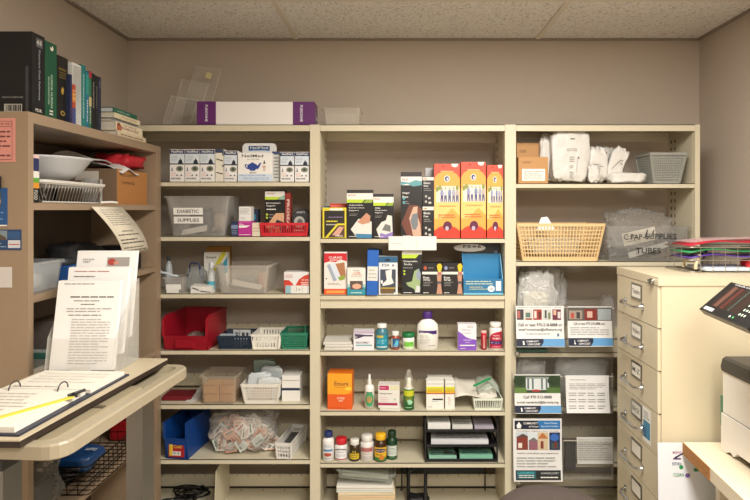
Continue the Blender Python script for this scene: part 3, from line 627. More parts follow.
mb = MB(); loc2, w2, h2 = at(285.2, 290.5, 193, 0, 2, .045); mb.box(-w2/2, w2/2, 0, .05, .003, h2, mat('#8e2c22', .45)); art(mb, front(w2, h2), [('tv', 'PROSEAL', .55, .5, .5, .7, '#e3cfc4')])
O('bandage_box', mb, 'narrow dark red box with white upright lettering in the red basket', 'box', loc2)
mb = MB(); loc2, w2, h2 = at(292.5, 309, 208.5, 0, 2, .04); r_ = w2/2
mb.prism([(r_*math.cos(a*math.pi/10)*1.0, max(.003, h2-r_+r_*math.sin(a*math.pi/10))) for a in range(0, 11)]+[(-r_, .003), (r_, .003)], 'y', 0, .05, mat('#2b2c30', .4))
f = front(w2, h2); art(mb, f, [('t', 'SPORTS', .5, .86, .5, .07, '#b8b8b4'), ('e', .42, .5, .33, .22, '#a9a89f'), ('e', .45, .5, .17, .12, '#5a5c5c'), ('r', .05, .12, .75, .3, '#b33327'), ('l', .1, .15, .7, .28, 1, W)])
O('wrap_package', mb, 'rounded dark package of wrap at the right end of the red basket', 'package', loc2)
mb = MB(); mb.box(-.02, .02, 0, .02, .003, .045, '#d8c9b8'); art(mb, front(.04, .045), [('r', .1, .2, .5, .8, '#c0392b'), ('r', .55, .2, .9, .8, '#cf8a3a')])
O('bandage_box', mb, 'small white and red box low inside the red basket', 'box', (wx(276, 2.78), 2.775, SHZ[0][1]+.0006))

# ---- bay 1, row 3
loc, w_, h = at(163.5, 183, 277.5, 0, 3, .012)
t = T('storage_bin', 'small clear bin with two white labels at the left end of the third shelf', 'bin', loc)
tub(MB(), w_, .13, w_*.92, .12, h, CLR, r=.008).build('bin_body', t)
x = MB().box(-.033, .037, -.004, -.0025, .018, .042, '#e6e4de'); x.box(-.03, .028, -.0045, -.004, .002, .022, '#e0ded8'); x.build('name_label', t)
bottle('spray_bottle', 'small clear bottle standing behind the labelled bin on the third shelf', 'bottle', 164, 171, 257, 0, 3, .15, '#b9c0c2', '#2c3c48', .12, .5, [('r', 0, .2, 1, .8, '#c9cdd0'), ('r', .1, .1, .9, .25, '#9a4438')], .3)
loc, w_, h = at(181, 205, 265, 0, 3, .05)
mk = T('breathing_mask', 'clear round breathing mask with a dark blue strap', 'mask', loc)
blob(MB(), w_*1.0, .09, h, clear('c4cccb', .42, .15, .4, 14), 5, .12, 2, pw=.8).build('mask_shell', mk)
MB().tube([(-.045+.09*a/12+.01*math.sin(a), .02, .06+.078*math.sin(math.pi*a/12)+.0*a) for a in range(13)], .0042, mat('#1d2c52', .5), 6).build('strap', mk)
MB().tube([(.05, .03, .05), (.065, .025, .05), (.072, .02, .052)], .006, mat('#b8c2c4', .3), 8).build('valve', mk)
mb = MB(); mb.tube([(-.03, .0, .05), (.0, .0, .045), (.02, .005, .035), (.05, .01, .03)], .006, mat('#c3ccd0', .3), 8); mb.tube([(-.03, 0, .05), (-.038, .0, .075)], .005, mat('#c3ccd0', .3), 8)
O('tube_connector', mb, 'small pale plastic tube connector lying across the labelled bin', 'connector', (wx(167, 2.80), 2.80, SHZ[0][2]+.045))
loc, w_, h = at(190.5, 212, 286.5, 0, 3, .008)
mb = MB(); mb.hexa([(-w_/2,0,0),(w_/2,0,0),(w_/2,.06,0),(-w_/2,.06,0),(-w_/2,.004,h),(w_/2,.0,h),(w_/2,.055,h*1.2),(-w_/2,.055,h*1.2)], '#dddad2'); art(mb, plane_f((-w_/2,-.001,0), (w_,0,0), (0,.004,h)), [('p', [(.05,.75),(.1,.85),(.55,.35),(.95,.2),(.95,.1),(.5,.22)], '#3a3732')])
O('card_box', mb, 'small white card box with black squiggle in front of the mask', 'box', loc)
carton('medicine_box', 'golden brown box standing at the back of the third left shelf', 'box', 206.5, 229.5, 246.5, 0, 3, .17, .04, '#8a6018', [('t', 'LANCETS', .45, .88, .3, .05, '#5b3a10')])
carton('medicine_box', 'white box with yellow slash and teal corner behind the bottle', 'box', 204, 228, 252.3, 0, 3, .14, .03, '#d8d5cc', [('t', 'Sumatra', .3, .87, .42, .07, '#4a4a48'), ('p', [(.3,.5),(.75,1),(.95,1),(.5,.5)], '#c9c232'), ('p', [(.62,.55),(.98,.9),(.98,.45),(.55,.45)], '#2c8aa0')])
bottle('spray_bottle', 'slim clear bottle with a light blue label beside the big clear tub', 'bottle', 206, 214.5, 262.5, 0, 3, .03, '#c8cdcc', '#c3c7c8', .22, .6, [('r', .0, .15, 1, .68, '#4ba0b4'), ('r', .1, .2, .5, .45, '#cfe0e4')], .3)
loc, w_, h = at(214.5, 269, 265.5, 0, 3, -.004)
t = T('storage_tub', 'large milky tub with a white paper inside on the third shelf', 'tub', loc)
tub(MB(), w_, .25, w_*.86, .23, h, clear('ddd6ca', .5, .35, .1, 12), r=.022, lip=.009, rim=.008).build('tub_body', t)
mb = MB(); mb.hexa([(-.055,.0,.035),(.085,.0,.012),(.085,.002,.012),(-.055,.002,.035),(-.048,.003,.062),(.09,.003,.034),(.09,.005,.034),(-.048,.005,.062)], '#e0dcd2')
O('paper_note', mb, 'white paper slip inside the large milky tub', 'paper', (loc[0], loc[1]+.018, loc[2]+.004))
O('wrapped_supplies', blob(MB(), .17, .16, .06, mat('#7e8a86', .6), 9, .25, 3), 'grey green wrapped supplies heaped inside the large milky tub', 'supplies', (loc[0]-.01, loc[1]+.05, loc[2]+.004))
O('wrapped_supplies', blob(MB(), .05, .10, .09, mat('#c08a6c', .6), 19, .2, 3), 'peach packet at the right inside the large milky tub', 'packet', (loc[0]+.075, loc[1]+.06, loc[2]+.004))
carton('medicine_box', 'white box with two red arcs at the right end of the third shelf', 'box', 284, 309, 272, 0, 3, .016, .07, '#dcdbd8', [('p', [(.45,.35),(.6,.65),(.8,.82),(1,.9),(1,.35)], '#c43c2a'), ('p', [(0,.3),(.0,.62),(.2,.62),(.35,.45),(.4,.3)], '#c43c2a'), ('r', 0, .0, .12, .3, '#c43c2a'), ('l', .06, .7, .35, .9, 3, '#c07a72'), ('t', 'Air & lip', .85, .62, .28, .08, W), ('t', 'mount', .84, .5, .3, .07, W), ('l', .7, .38, .98, .46, 1, W)])
mb = MB(); mb.box(-.055, .05, 0, .008, 0, .036, '#dcdad3'); art(mb, front(.11, .036), [('r', .0, 0, .24, 1, '#8fb4bd'), ('r', .48, .3, .50, .8, GY), ('r', .72, .1, .73, .9, GY), ('e', .6, .5, .03, .12, GY)])
O('sample_packets', mb, 'small white and pale blue packets leaning on the red arc box', 'packet', (wx(297, 2.757), 2.757, SHZ[0][2]+.0006))

# ---- bay 1, row 4
def stack_bin(mb, w_, d, h, hf, m, t=.004, open_=.10, hs=None):
    hs = hs or hf*1.75; pr_ = [(.012, 0), (d, 0), (d, h), (open_, h), (0, hs), (0, hf)]
    for s_ in (-1, 1):
        xs = s_*w_/2; mb.prism(pr_, 'x', min(xs, xs-s_*t), max(xs, xs-s_*t), m)
        mb.hexa([(xs-s_*.002-.006, open_, h-.008), (xs-s_*.002+.006, open_, h-.008), (xs-s_*.002+.006, d, h-.008), (xs-s_*.002-.006, d, h-.008), (xs-s_*.002-.006, open_, h), (xs-s_*.002+.006, open_, h), (xs-s_*.002+.006, d, h), (xs-s_*.002-.006, d, h)], m)
        mb.beam((xs-s_*.002, -.002, hs*.98), (xs-s_*.002, open_, h-.003), .012, .008, (0, -1, 1), m); mb.beam((xs-s_*.002, -.002, hf), (xs-s_*.002, -.002, hs), .012, .008, (0, -1, 0), m)
    mb.box(-w_/2+t, w_/2-t, .012, d-t, 0, t, m); mb.box(-w_/2+t, w_/2-t, d-t, d, 0, h, m)
    mb.hexa([(-w_/2+.01, .010, 0), (w_/2-.01, .010, 0), (w_/2-.01, .015, 0), (-w_/2+.01, .015, 0), (-w_/2, -.004, hf), (w_/2, -.004, hf), (w_/2, .001, hf), (-w_/2, .001, hf)], m)
    return mb
loc, w_, h = at(163.5, 208.5, 306, 0, 4, .0)
loc = (loc[0], loc[1]-.01, loc[2]); h = .162; sb = T('stacking_bin', 'big red open-fronted stacking bin on the fourth left shelf', 'bin', loc, math.radians(-3))
BR = mat('#961324', .38)
mb = stack_bin(MB(), w_, .26, h, .068, BR, open_=.04, hs=.145); mb.box(-.045, .04, -.006, .004, .014, .050, BR); mb.box(-.08, -.05, .02, .25, -.0, .006, BR); mb.build('bin_body', sb)
O('clear_wrapped_tubing', blob(MB(), .12, .12, .06, clear('cfc4bb', .6, .25, .5, 22), 21, .3, 4), 'small clear wrapped packet inside the red stacking bin', 'packet', (loc[0]+.015, loc[1]+.06, loc[2]+.006))
def slot_basket(label, px0, px1, ptop, col, inset=.008, d=.17, nx=10, nz=2, row=4, bay=0, taper=.88, bar=.006, rim=.010, name='plastic_basket', solid=None, rz=0, zb=.01):
    loc, w_, h = at(px0, px1, ptop, bay, row, inset)
    lattice_o = lattice(MB(), w_, d, w_*taper, d*taper, h, mat(col, .4), nx=nx, ny=max(4, int(nx*d/w_)), nz=nz, bar=bar, rim=rim, th=.0025, solid=solid, zb=zb)
    return O(name, lattice_o, label, 'basket', loc, math.radians(rz)), loc, w_, h
_, loc, w_, h = slot_basket('navy blue basket with round holes between red bin and white basket', 218.5, 251.5, 336, '#1d2c3e', nx=11, nz=3, bar=.008)
for (dx, dy, hz, rz_, lb_) in ((-.04, .10, .075, 6, 'plain dark card tray standing at the back of the navy basket'), (.0, .06, .08, -8, 'grey blister card with black letters leaning in the navy basket'), (.035, .05, .082, -4, 'grey blister card with two dark patches at the right of the navy basket')):
    mb = MB().box(-.026, .026, 0, .004, .003, hz, '#b9bcbc' if 'grey' in lb_ else '#2c3440')
    if 'grey' in lb_: art(mb, front(.052, hz), [('r', .2, .55, .45, .85, '#3b4046'), ('r', .6, .55, .8, .85, '#3b4046'), ('l', .1, .1, .9, .4, 2, '#6f7274')])
    O('blister_card', mb, lb_, 'blister card', (loc[0]+dx, loc[1]+dy, loc[2]), math.radians(rz_))
O('card_strip', MB().box(-.045, .03, 0, .03, 0, .003, '#aebac2'), 'pale flat card lying on the left rim of the navy basket', 'card', (loc[0]-.03, loc[1]+.008, loc[2]+h+.0005))
_, loc, w_, h = slot_basket('small white slotted basket between navy and green baskets', 251.5, 279.5, 334.5, '#e0dcd0', nx=9, nz=1, bar=.008, solid=(.45, .55))
_, loc, w_, h = slot_basket('small green mesh basket beside the white slotted basket', 280.5, 307, 333, '#26785c', nx=16, nz=6, bar=.003, rim=.012)
O('spray_tip', MB().lathe([(.012, 0), (.012, .06), (.006, .075), (.006, .09), (.0004, .092)], mat('#2f8a6a', .4)), 'slim dark green nozzle standing in the green mesh basket', 'nozzle', (loc[0]+.04, loc[1]+.09, loc[2]+.003))

# ---- bay 1, row 5
O('flat_package', rbox(MB(), -.07, .07, 0, .11, 0, .022, .006, mat('#6e101c', .5, bump=.2, scale=20)), 'flat dark red package at the left end of the fifth shelf', 'package', (wx(174.5, 2.78), 2.80, SHZ[0][4]+.0006))
O('paper_note', MB().hexa([(0,0,0),(.04,0,0),(.075,.16,0),(.02,.16,0),(0,0,.002),(.04,0,.002),(.075,.16,.03),(.02,.16,.03)], '#c9c6c0'), 'folded grey-white paper between the red package and the tub of cartons', 'paper', (wx(185, 2.78), 2.78, SHZ[0][4]+.0006))
loc, w_, h = at(199.5, 236, 376.5, 0, 5, -.006)
t = T('storage_tub', 'clear tub holding tan cartons on the fifth left shelf', 'tub', loc)
tub(MB(), w_, .17, w_*.90, .155, h, clear('dccfba', .25, .12), r=.018, rim=.005).build('tub_body', t)
for (dx, z, c_, lb_) in ((-.040, .004, '#c0905c', 'left'), (.038, .004, '#b9875a', 'right')):
    for lv in (0, 1):
        mb = MB().box(-.037, .037, 0, .09, 0, .040, mat(c_, .6)); art(mb, front(.074, .04), [('r', .05, .84, .95, .9, '#9a6b3c')])
        O('small_carton', mb, 'small tan carton, %s %s one in the clear tub' % ('upper' if lv else 'lower', lb_), 'box', (loc[0]+dx, loc[1]+.03, loc[2]+z+lv*.0415), 0, 'tan cartons in the clear tub')
_, loc, w_, h = slot_basket('large white basket with criss-cross holes full of packets', 241.5, 279, 384, '#ded9cd', inset=-.004, d=.2, nx=13, nz=4, row=5, bar=.006, rim=.016, taper=.82, zb=.018)
for k_, (dx, dy, rz_, hz, c_, lb_) in enumerate(((-.01, .12, 4, .185, '#6f7f74', 'dark green-grey pouch tallest at the back of the large white basket'), (.03, .09, -7, .16, '#a9b0b0', 'pale grey pouch in the middle of the large white basket'), (-.02, .06, 8, .135, '#c3c9ca', 'light silver pouch at the front left of the large white basket'), (.03, .04, -3, .115, '#d3d6d4', 'white pouch at the front right of the large white basket'))):
    O('foil_pouch', blob(MB(), .125, .022, hz, mat(c_, .35, bump=.3, scale=30), 30+k_, .12, 2, pw=.35), lb_, 'pouch', (loc[0]+dx, loc[1]+dy, loc[2]+.003), math.radians(rz_), 'pouches in the large white basket')
O('orange_packets', blob(MB(), .12, .03, .07, mat('#c9886a', .5, bump=.3, scale=40), 40, .2, 3), 'peach packet low at the front of the large white basket', 'packet', (loc[0], loc[1]+.022, loc[2]+.003))
t = carton('card_carton', 'white carton with a navy band at the right of the fifth left shelf', 'box', 282, 300, 375.5, 0, 5, .045, .08, '#dfdcd5', [('r', 0, .42, 1, .52, '#202c48'), ('r', .0, .80, .95, .82, GY)])
t = carton('card_carton', 'small plain white carton behind the navy banded carton', 'box', 284, 298, 372, 0, 5, .14, .05, '#d2d0ca', [])

# ---- bay 1, row 6
loc, w_, h = at(163, 187, 417, 0, 6, .0)
bb = T('stacking_bin', 'deep blue narrow bin with a label on its front', 'bin', (loc[0]+.005, loc[1]-.004, loc[2]), math.radians(-7))
BL = mat('#0f3d80', .4)
mb = stack_bin(MB(), .112, .25, .175, .10, BL, open_=.08); mb.build('bin_body', bb)
mb = MB(); mb.box(-.036, .04, .0005, .0045, .012, .078, mat('#a3262b', .4)); f = plane_f((-.036, .0003, .012), (.076, 0, 0), (0, 0, .066)); art(mb, f, [('r', .05, .1, .28, .9, '#d8b83a'), ('t', 'Cold', .6, .75, .5, .22, '#e0c24a'), ('r', .25, .12, .8, .42, '#e2ddd4'), ('r', .3, .2, .33, .38, K), ('r', .4, .2, .45, .38, K), ('r', .55, .2, .58, .38, K), ('r', .65, .2, .7, .38, K)]); mb.build('bin_label', bb)['label'] = 'red and yellow printed label with a bar code'
for v in bpy.data.objects[:0]: pass
loc, w_, h = at(198, 281, 417, 0, 6, .01)
O('plastic_bag', blob(MB(), w_*.98, .20, h*1.12, clear('e8e4de', .30, .12, .8, 16), 2, .16, 3.2, seg=44, pw=.7, smooth=True), 'large clear plastic bag bulging with small white packets', 'bag', loc)
q = random.Random(5); mb = MB(); cols = ['#e0d2c4', '#d8b8a4', '#e6e0d6', '#cbd6cc', '#d9a890', '#e3dcd0']
for i in range(95):
    a = q.uniform(-1, 1); b_ = q.uniform(-1, 1); z_ = q.uniform(.0, 1)
    lim = math.sqrt(max(.05, 1-a*a*.9)); x = a*w_*.36; y = .1+b_*.05*lim; z = .022+z_*(h*.72)*lim*math.sqrt(max(.1, 1-b_*b_*.5))
    c = Vector((x, y, z)); Rm = Matrix.Rotation(q.uniform(0, 6.3), 3, 'Y') @ Matrix.Rotation(q.uniform(-.9, .3), 3, 'X')
    u = Rm @ Vector((.029, 0, 0)); v = Rm @ Vector((0, 0, .021)); n_ = Rm @ Vector((0, .0016, 0))
    P8 = [c+s1*n_+s2*u+s3*v for s1, s2, s3 in ((-1,-1,-1),(-1,1,-1),(1,1,-1),(1,-1,-1),(-1,-1,1),(-1,1,1),(1,1,1),(1,-1,1))]
    dz = max(0, .004-min(p.z for p in P8)); mb.hexa([(p.x, p.y, p.z+dz) for p in P8], q.choice(cols))
    f = plane_f(c-n_-u-v+Vector((0,0,dz)), u*2, v*2); art(mb, f, [('r', .15, .2, .85, .4, q.choice(['#b06a5a', '#8a8a88', '#6a8a7a'])), ('l', .15, .5, .85, .85, 2, '#9a8a80')])
O('loose_packets', mb, 'heap of small white and peach packets inside the large plastic bag', 'packets', loc, kind='stuff')
_, loc, w_, h = slot_basket('long narrow white basket pointing away beside the plastic bag', 275.5, 291, 443, '#dad7cf', inset=-.006, d=.24, nx=5, nz=2, row=6, bar=.006, rim=.016, taper=.9, rz=-8)
O('metal_clip', MB().box(-.022, .022, 0, .12, 0, .006, '#454545'), 'dark flat strip lying in the long narrow white basket', 'strip', (loc[0]+.01, loc[1]+.09, loc[2]+.045), math.radians(-8))
O('gauze_packet', rbox(MB(), -.025, .025, 0, .06, 0, .02, .005, mat('#d6d4ce', .5)), 'folded white packet lying in the long narrow white basket', 'packet', (loc[0]+.005, loc[1]+.02, loc[2]+.024), math.radians(10))

# ---- bay 1, row 7
mb = MB(); zb = SHZ[0][6]+.0006
mb.hexa([(.0,0,0),(.003,0,0),(.003,.20,0),(.0,.20,0),(.0,.02,.19),(.003,.02,.19),(.003,.20,.235),(.0,.20,.235)], PAINT)
O('shelf_divider', mb, 'cream metal divider plate standing on the bottom left shelf', 'divider', (wx(214, 2.76), 2.76, zb), math.radians(-4))
for k_, lb_ in enumerate(('black coiled cable heaped on the bottom shelf, in front', 'black coiled cable heaped on the bottom shelf, behind the other')):
    q = random.Random(11+k_); pts = []
    for i in range(120):
        a = i*.36; r_ = .05+.02*math.sin(i*.17)+q.uniform(-.003, .003); pts.append((r_*1.35*math.cos(a)+.01*math.sin(i*.13), .06+r_*.8*math.sin(a), .006+.034*(.5+.5*math.sin(i*.31+k_))*(.3+.7*i/90)))
    O('cable', MB().tube(pts, .0035, mat(K, .5), 5), lb_, 'cable', (wx(178+k_*4, 2.8), 2.77+.12*k_, zb))

# ---- bay 2, row 2: support braces
def label_band(a=.86): return []
carton('support_brace_box', 'red and white box peeking out behind the yellow edged box', 'box', 330, 347.5, 203.5, 1, 1, .09, .04, '#c73a2a', [('r', .05, .8, .9, .95, '#d86a5a'), ('r', 0, .6, 1, .75, W)])
carton('first_aid_box', 'dark blue box sliver at the far left of the centre shelf', 'box', 323, 331, 206, 1, 1, .15, .04, '#2a5a78', [])
carton('support_brace_box', 'black box with yellow edges at the far left of the centre shelf', 'box', 322.6, 346.3, 207.6, 1, 1, .012, .06, '#d8c62e', [('r', .07, .02, .93, .9, '#252018'), ('r', .3, .91, .85, .97, W), ('r', .2, .74, .8, .84, '#1a1a1a'), ('l', .25, .66, .85, .72, 1, '#9a7ab0'), ('l', .15, .5, .8, .62, 1, '#d8c62e'), ('l', .15, .4, .6, .5, 1, '#c0b8a0'), ('p', [(.1,.02),(.62,.48),(.93,.48),(.93,.42),(.66,.42),(.22,.02)], '#d8c62e'), ('p', [(.28,.02),(.66,.4),(.93,.4),(.93,.02)], '#5a3a30'), ('p', [(.4,.1),(.7,.38),(.9,.36),(.7,.08)], '#cf9a88'), ('t', 'PRO', .7, .07, .3, .06, W)])
def brace(px0, px1, ptop, label, words, photo, inset=.014, band=True, depth=.06, teal=False):
    it = [('r', 0, .93, 1, 1, '#2a2624'), ('r', 0, .80, 1, .93, '#e4e0d6'), ('t', 'MUELLER', .2, .885, .28, .03, '#b04038')]
    if teal: it += [('p', [(0,.80),(0,.86),(.4,.84),(.7,.88),(1,.86),(1,.80),(.6,.78),(.3,.82)], '#5f9aa0')]
    else: it += [('p', [(0,.73),(.58,.73),(.7,.80),(0,.80)], LIME), ('p', [(.62,.73),(.96,.73),(1,.80),(.76,.80)], '#8fa83a')]
    z = .68
    for w1 in words: it.append(('t', w1, .08+len(w1)*.027, z, len(w1)*.054, .032, W)); z -= .055
    it += [('l', .1, z-.06, .45, z, 2, GY)]+photo
    return carton('support_brace_box', label, 'box', px0, px1, ptop, 1, 1, inset, depth, '#141314', it, 0, 'support brace boxes on the centre bay shelf', rough=.35)
brace(346.8, 373, 189.8, 'large black and lime box with a forearm wrapped in white', ['Adjustable', 'Compression', 'Support'], [('p', [(.15,.18),(.45,.40),(.95,.34),(.95,.0),(.4,0)], '#d9d5cc'), ('p', [(.4,.33),(.75,.52),(.9,.46),(.88,.32),(.6,.28)], '#c08a6c'), ('p', [(.32,.09),(.95,.08),(.95,.0),(.4,0)], '#3a7aa0'), ('l', .08, .02, .35, .05, 1, W)])
brace(373.3, 393.6, 193.8, 'medium black and lime box with a purple sleeve picture', ['Ankle', 'Compression', 'Support'], [('p', [(.15,.2),(.4,.36),(.62,.4),(.7,.52),(.92,.5),(.96,.0),(.3,0)], '#d8d3ca'), ('p', [(.35,.12),(.6,.08),(.96,.14),(.96,0),(.3,0)], '#8a74b4'), ('p', [(.42,.18),(.6,.32),(.85,.28),(.85,.14)], '#6d6f6c'), ('l', .08, .02, .5, .05, 1, W)])
brace(400.8, 421.8, 172, 'tall black box with pale blue wave and a knee in a grey sleeve', ['Hinged', 'Brace'], [('p', [(.02,.22),(.4,.5),(.75,.5),(1,.44),(1,0),(.35,0)], '#6b3a2a'), ('p', [(.4,.3),(.6,.47),(.8,.48),(.78,.34),(.92,.22),(.98,.0),(.6,0),(.48,.2)], '#c9a48c'), ('p', [(.46,.26),(.56,.36),(.8,.38),(.82,.2),(.7,.12),(.55,.14)], '#72777c'), ('e', .15, .60, .06, .02, '#4aa0a8'), ('e', .15, .54, .06, .02, '#4aa0a8'), ('l', .1, .02, .5, .05, 1, W)], teal=True)
for (lb_, pt, zu) in (('small black box with white band, lower of two beside the knee brace', 206, 0), ('small black box with white band, upper of two beside the knee brace', 176.5, None)):
    zu = 0 if zu == 0 else (wz(206, 2.764)-zf(238.3)+.0008)
    carton('support_brace_box', lb_, 'box', 422.6, 433.8, pt, 1, 1, .014, .07, '#141315', [('r', 0, .87, 1, .98, '#ddd8cc'), ('r', .08, .9, .4, .94, '#b08a6a'), ('t', 'Elastic', .4, .78, .6, .07, W), ('t', 'Knee', .3, .68, .4, .06, W), ('l', .1, .5, .8, .62, 2, GY), ('e', .3, .32, .1, .04, '#b8b4ac'), ('e', .6, .26, .12, .04, '#b8b4ac'), ('e', .3, .14, .1, .04, '#b8b4ac'), ('e', .65, .1, .14, .04, '#b8b4ac')], 0, 'support brace boxes on the centre bay shelf', zup=zu, rough=.35)
carton('support_brace_box', 'pale box showing only its top corner behind the small black boxes', 'box', 425.5, 434, 168, 1, 1, .1, .03, '#bfc0c2', [])
OR_, YE = '#e2431f', '#e5a044'
def insole(px0, px1, ptop, label, inset=.01):
    it = [('r', 0, 0, 1, .13, '#d8361f'), ('p', [(0,.1),(0,.80),(.12,.86),(.35,.905),(.65,.905),(.88,.86),(1,.80),(1,.1),(.8,.15),(.5,.18),(.2,.15)], YE), ('p', [(0,.26),(0,.66),(1,.66),(1,.30),(.7,.4),(.3,.26)], '#ecc070'),
          ('e', .5, .80, .11, .042, '#e8e4e0'), ('e', .5, .80, .085, .033, '#2a2f66'), ('e', .52, .795, .04, .02, '#c9c9d8'),
          ('r', .08, .48, .98, .70, '#f4e3bd')]
    q = random.Random(int(px0))
    it += [('r', .08, .60, .98, .70, '#d9dcc0'), ('r', .08, .48, .98, .53, '#e6dcc4')]
    for i, xx in enumerate((.30, .44, .60, .76, .9)):
        c1 = ['#8e90b4', '#c9c4cc', '#7d84ac', '#a3a0b4', '#b8a8a0'][i]; dz = q.uniform(-.012, .006)
        it += [('e', xx, .672+dz, .030, .012, '#a87860'), ('p', [(xx-.07,.60+dz),(xx-.045,.655+dz),(xx+.045,.655+dz),(xx+.07,.60+dz),(xx+.045,.565),(xx-.045,.565)], c1), ('p', [(xx-.05,.575),(xx+.05,.575),(xx+.055,.485),(xx+.015,.485),(xx,.54),(xx-.02,.485),(xx-.055,.485)], ['#4b4a78', '#57558a', '#4a5080', '#6a6488', '#5a5878'][i])]
    for xx in (.12, .22, .9): it += [('e', xx, .66+.02*(xx > .2), .06, .035, '#8a9040')]
    it += [('l', .2, .42, .85, .45, 1, '#d8904a'), ('l', .15, .27, .85, .33, 2, '#c8643a'), ('e', .52, .165, .17, .062, '#5b1738'), ('e', .50, .13, .07, .03, '#b9a8b8'), ('t', 'Orthotic Insoles', .5, .90, .5, .018, '#f0d0a0')]
    loc, w_, h = at(px0, px1, ptop, 1, 1, inset)
    mb = MB().box(-w_/2, w_/2, 0, .06, 0, h, mat('#cf4529', .4)); art(mb, front(w_, h), it)
    mb.hexa([(w_*.12, .01, h), (w_*.42, .01, h), (w_*.42, .011, h), (w_*.12, .011, h), (w_*.17, .008, h+.0), (w_*.37, .008, h+.0), (w_*.37, .011, h+.001), (w_*.17, .011, h+.001)], '#e8e4dc')
    art(mb, front(w_, h), [('p', [(.66,1),(.70,.962),(.80,.95),(.90,.962),(.94,1)], '#e9d9cf'), ('p', [(.3,.975),(.36,.955),(.42,.975)], '#8a2a18')], base=.0030)
    return O('insole_box', mb, label, 'box', loc, 0, 'orange insole boxes on the centre bay shelf')
insole(434.2, 459.8, 163.8, 'tall orange and yellow box of insoles, leftmost of the three')
insole(461, 485.8, 162, 'tall orange and yellow box of insoles, middle of the three')
insole(487, 503, 165, 'tall orange and yellow box of insoles, rightmost beside the upright', .02)
# white shelf label card
cardm = MB().box(-.112, .112, -.004, -.001, -.052, .013, mat('#e2ded4', .6)); art(cardm, plane_f((-.112, -.004, -.052), (.224, 0, 0), (0, 0, .065)), [('r', .07, .45, .28, .5, '#d8b8b0'), ('r', .58, .2, .6, .8, '#d3cec2')])
O('shelf_card', cardm, 'blank white card taped to the front edge of the centre shelf', 'card', (wx(412.5, 2.746), Y0-.0002, zf(241.6)+.012))

# ---- bay 2, row 3
carton('bandage_box', 'white and red bandage pack with a rolled dressing picture', 'box', 324.2, 346.8, 252, 1, 2, .018, .03, '#e4dbd2', [('p', [(0,.74),(0,.97),(1,.97),(1,.78),(.75,.82),(.5,.76),(.25,.78)], '#c5202c'), ('t', 'CURAD', .5, .87, .6, .05, W), ('t', 'BANDAGE', .5, .81, .5, .035, W), ('p', [(.12,.68),(.45,.76),(.72,.38),(.42,.30)], '#cfd6e0'), ('p', [(.12,.68),(.25,.72),(.55,.33),(.42,.30)], '#9aa4b4'), ('p', [(.5,.72),(.9,.76),(.95,.4),(.75,.4)], '#a8704c'), ('p', [(.6,.4),(.9,.46),(.92,.36),(.7,.32)], '#8aa03a'), ('l', .15, .22, .8, .28, 2, GY), ('e', .1, .37, .03, .015, K), ('r', 0, .0, 1, .13, '#e0562a'), ('r', .1, .03, .9, .09, '#e89a4a')])
carton('first_aid_box', 'white and teal box with a hand picture on the centre bay third shelf', 'box', 347.3, 365.5, 268, 1, 2, .0, .05, '#e3ddd2', [('r', 0, 0, 1, .28, '#2f8f9c'), ('r', 0, .28, 1, .4, '#9cc4c2'), ('t', 'DOUBLE', .5, .90, .35, .035, DK), ('t', 'THUMB', .52, .82, .4, .05, '#c86a3c'), ('t', 'STABILIZER', .52, .75, .55, .045, '#b5643c'), ('l', .2, .66, .85, .70, 1, GY), ('r', .15, .2, .85, .52, '#5a4a44'), ('e', .52, .32, .25, .1, '#d9a486'), ('l', .2, .05, .8, .12, 1, W)])
mb = MB(); loc, w_, h = at(366.5, 377.5, 251.5, 1, 2, -.012); h += .004
mb.box(-w_/2, w_/2, 0, .16, 0, h, mat('#1a5cb0', .4)); art(mb, front(w_, h), [('r', .02, .32, .98, .64, '#d3d3cc'), ('l', .15, .36, .85, .6, 3, '#b0aa98')])
mb.box(-w_/2-.001, w_/2+.001, .012, .02, -.0, h, '#174f9a')
o_ = O('blue_folder_box', mb, 'upright blue binder with a white band sticking out over the shelf edge', 'binder', loc, math.radians(2)); o_.rotation_euler.y = math.radians(1.5); o_.location.z += .001
carton('first_aid_box', 'black box standing behind the blue binder', 'box', 374, 382, 250, 1, 2, .10, .05, '#1a1a1d', [])
carton('support_brace_box', 'white and slate box with a sock and black lettering', 'box', 378.8, 397.6, 256.5, 1, 2, .02, .06, '#d9dadb', [('r', 0, .84, 1, 1, '#25597c'), ('r', .35, .88, .6, .93, '#101c28'), ('t', 'FS', .3, .77, .25, .07, '#2c3440'), ('t', '6', .76, .77, .12, .07, '#2c3440'), ('e', .5, .77, .06, .03, GY), ('r', .08, .05, .9, .66, '#3b4450'), ('p', [(.35,.62),(.7,.66),(.68,.45),(.8,.3),(.62,.26),(.2,.22),(.2,.28),(.42,.38)], '#dcdad4'), ('e', .16, .33, .06, .05, W), ('r', .1, .02, .8, .14, '#6a5230'), ('r', .1, .15, .9, .18, '#c0a02a')], side=[('r', 0, 0, 1, 1, '#b8bcc0')])
carton('support_brace_box', 'black and lime box with a green sock picture on the third shelf', 'box', 402, 421.8, 248, 1, 2, .02, .06, '#151515', [('r', 0, .86, 1, .95, '#d8d4c8'), ('p', [(0,.78),(.7,.78),(.85,.86),(0,.86)], LIME), ('t', 'Compression', .42, .71, .7, .05, W), ('t', 'Socks', .3, .65, .4, .04, W), ('l', .06, .55, .6, .6, 1, GY), ('e', .12, .5, .05, .02, LIME), ('e', .12, .44, .05, .02, LIME), ('p', [(.2,.25),(.5,.28),(.62,.5),(.85,.56),(.95,.45),(.9,.1),(.7,.05),(.6,.12),(.3,.18)], '#96ab78'), ('p', [(.7,.42),(.85,.56),(.95,.45),(.9,.3),(.8,.3)], '#8b95a8'), ('p', [(.65,.04),(.9,.04),(.92,.16),(.75,.2)], '#c9cbc8'), ('l', .08, .02, .5, .06, 1, W)])
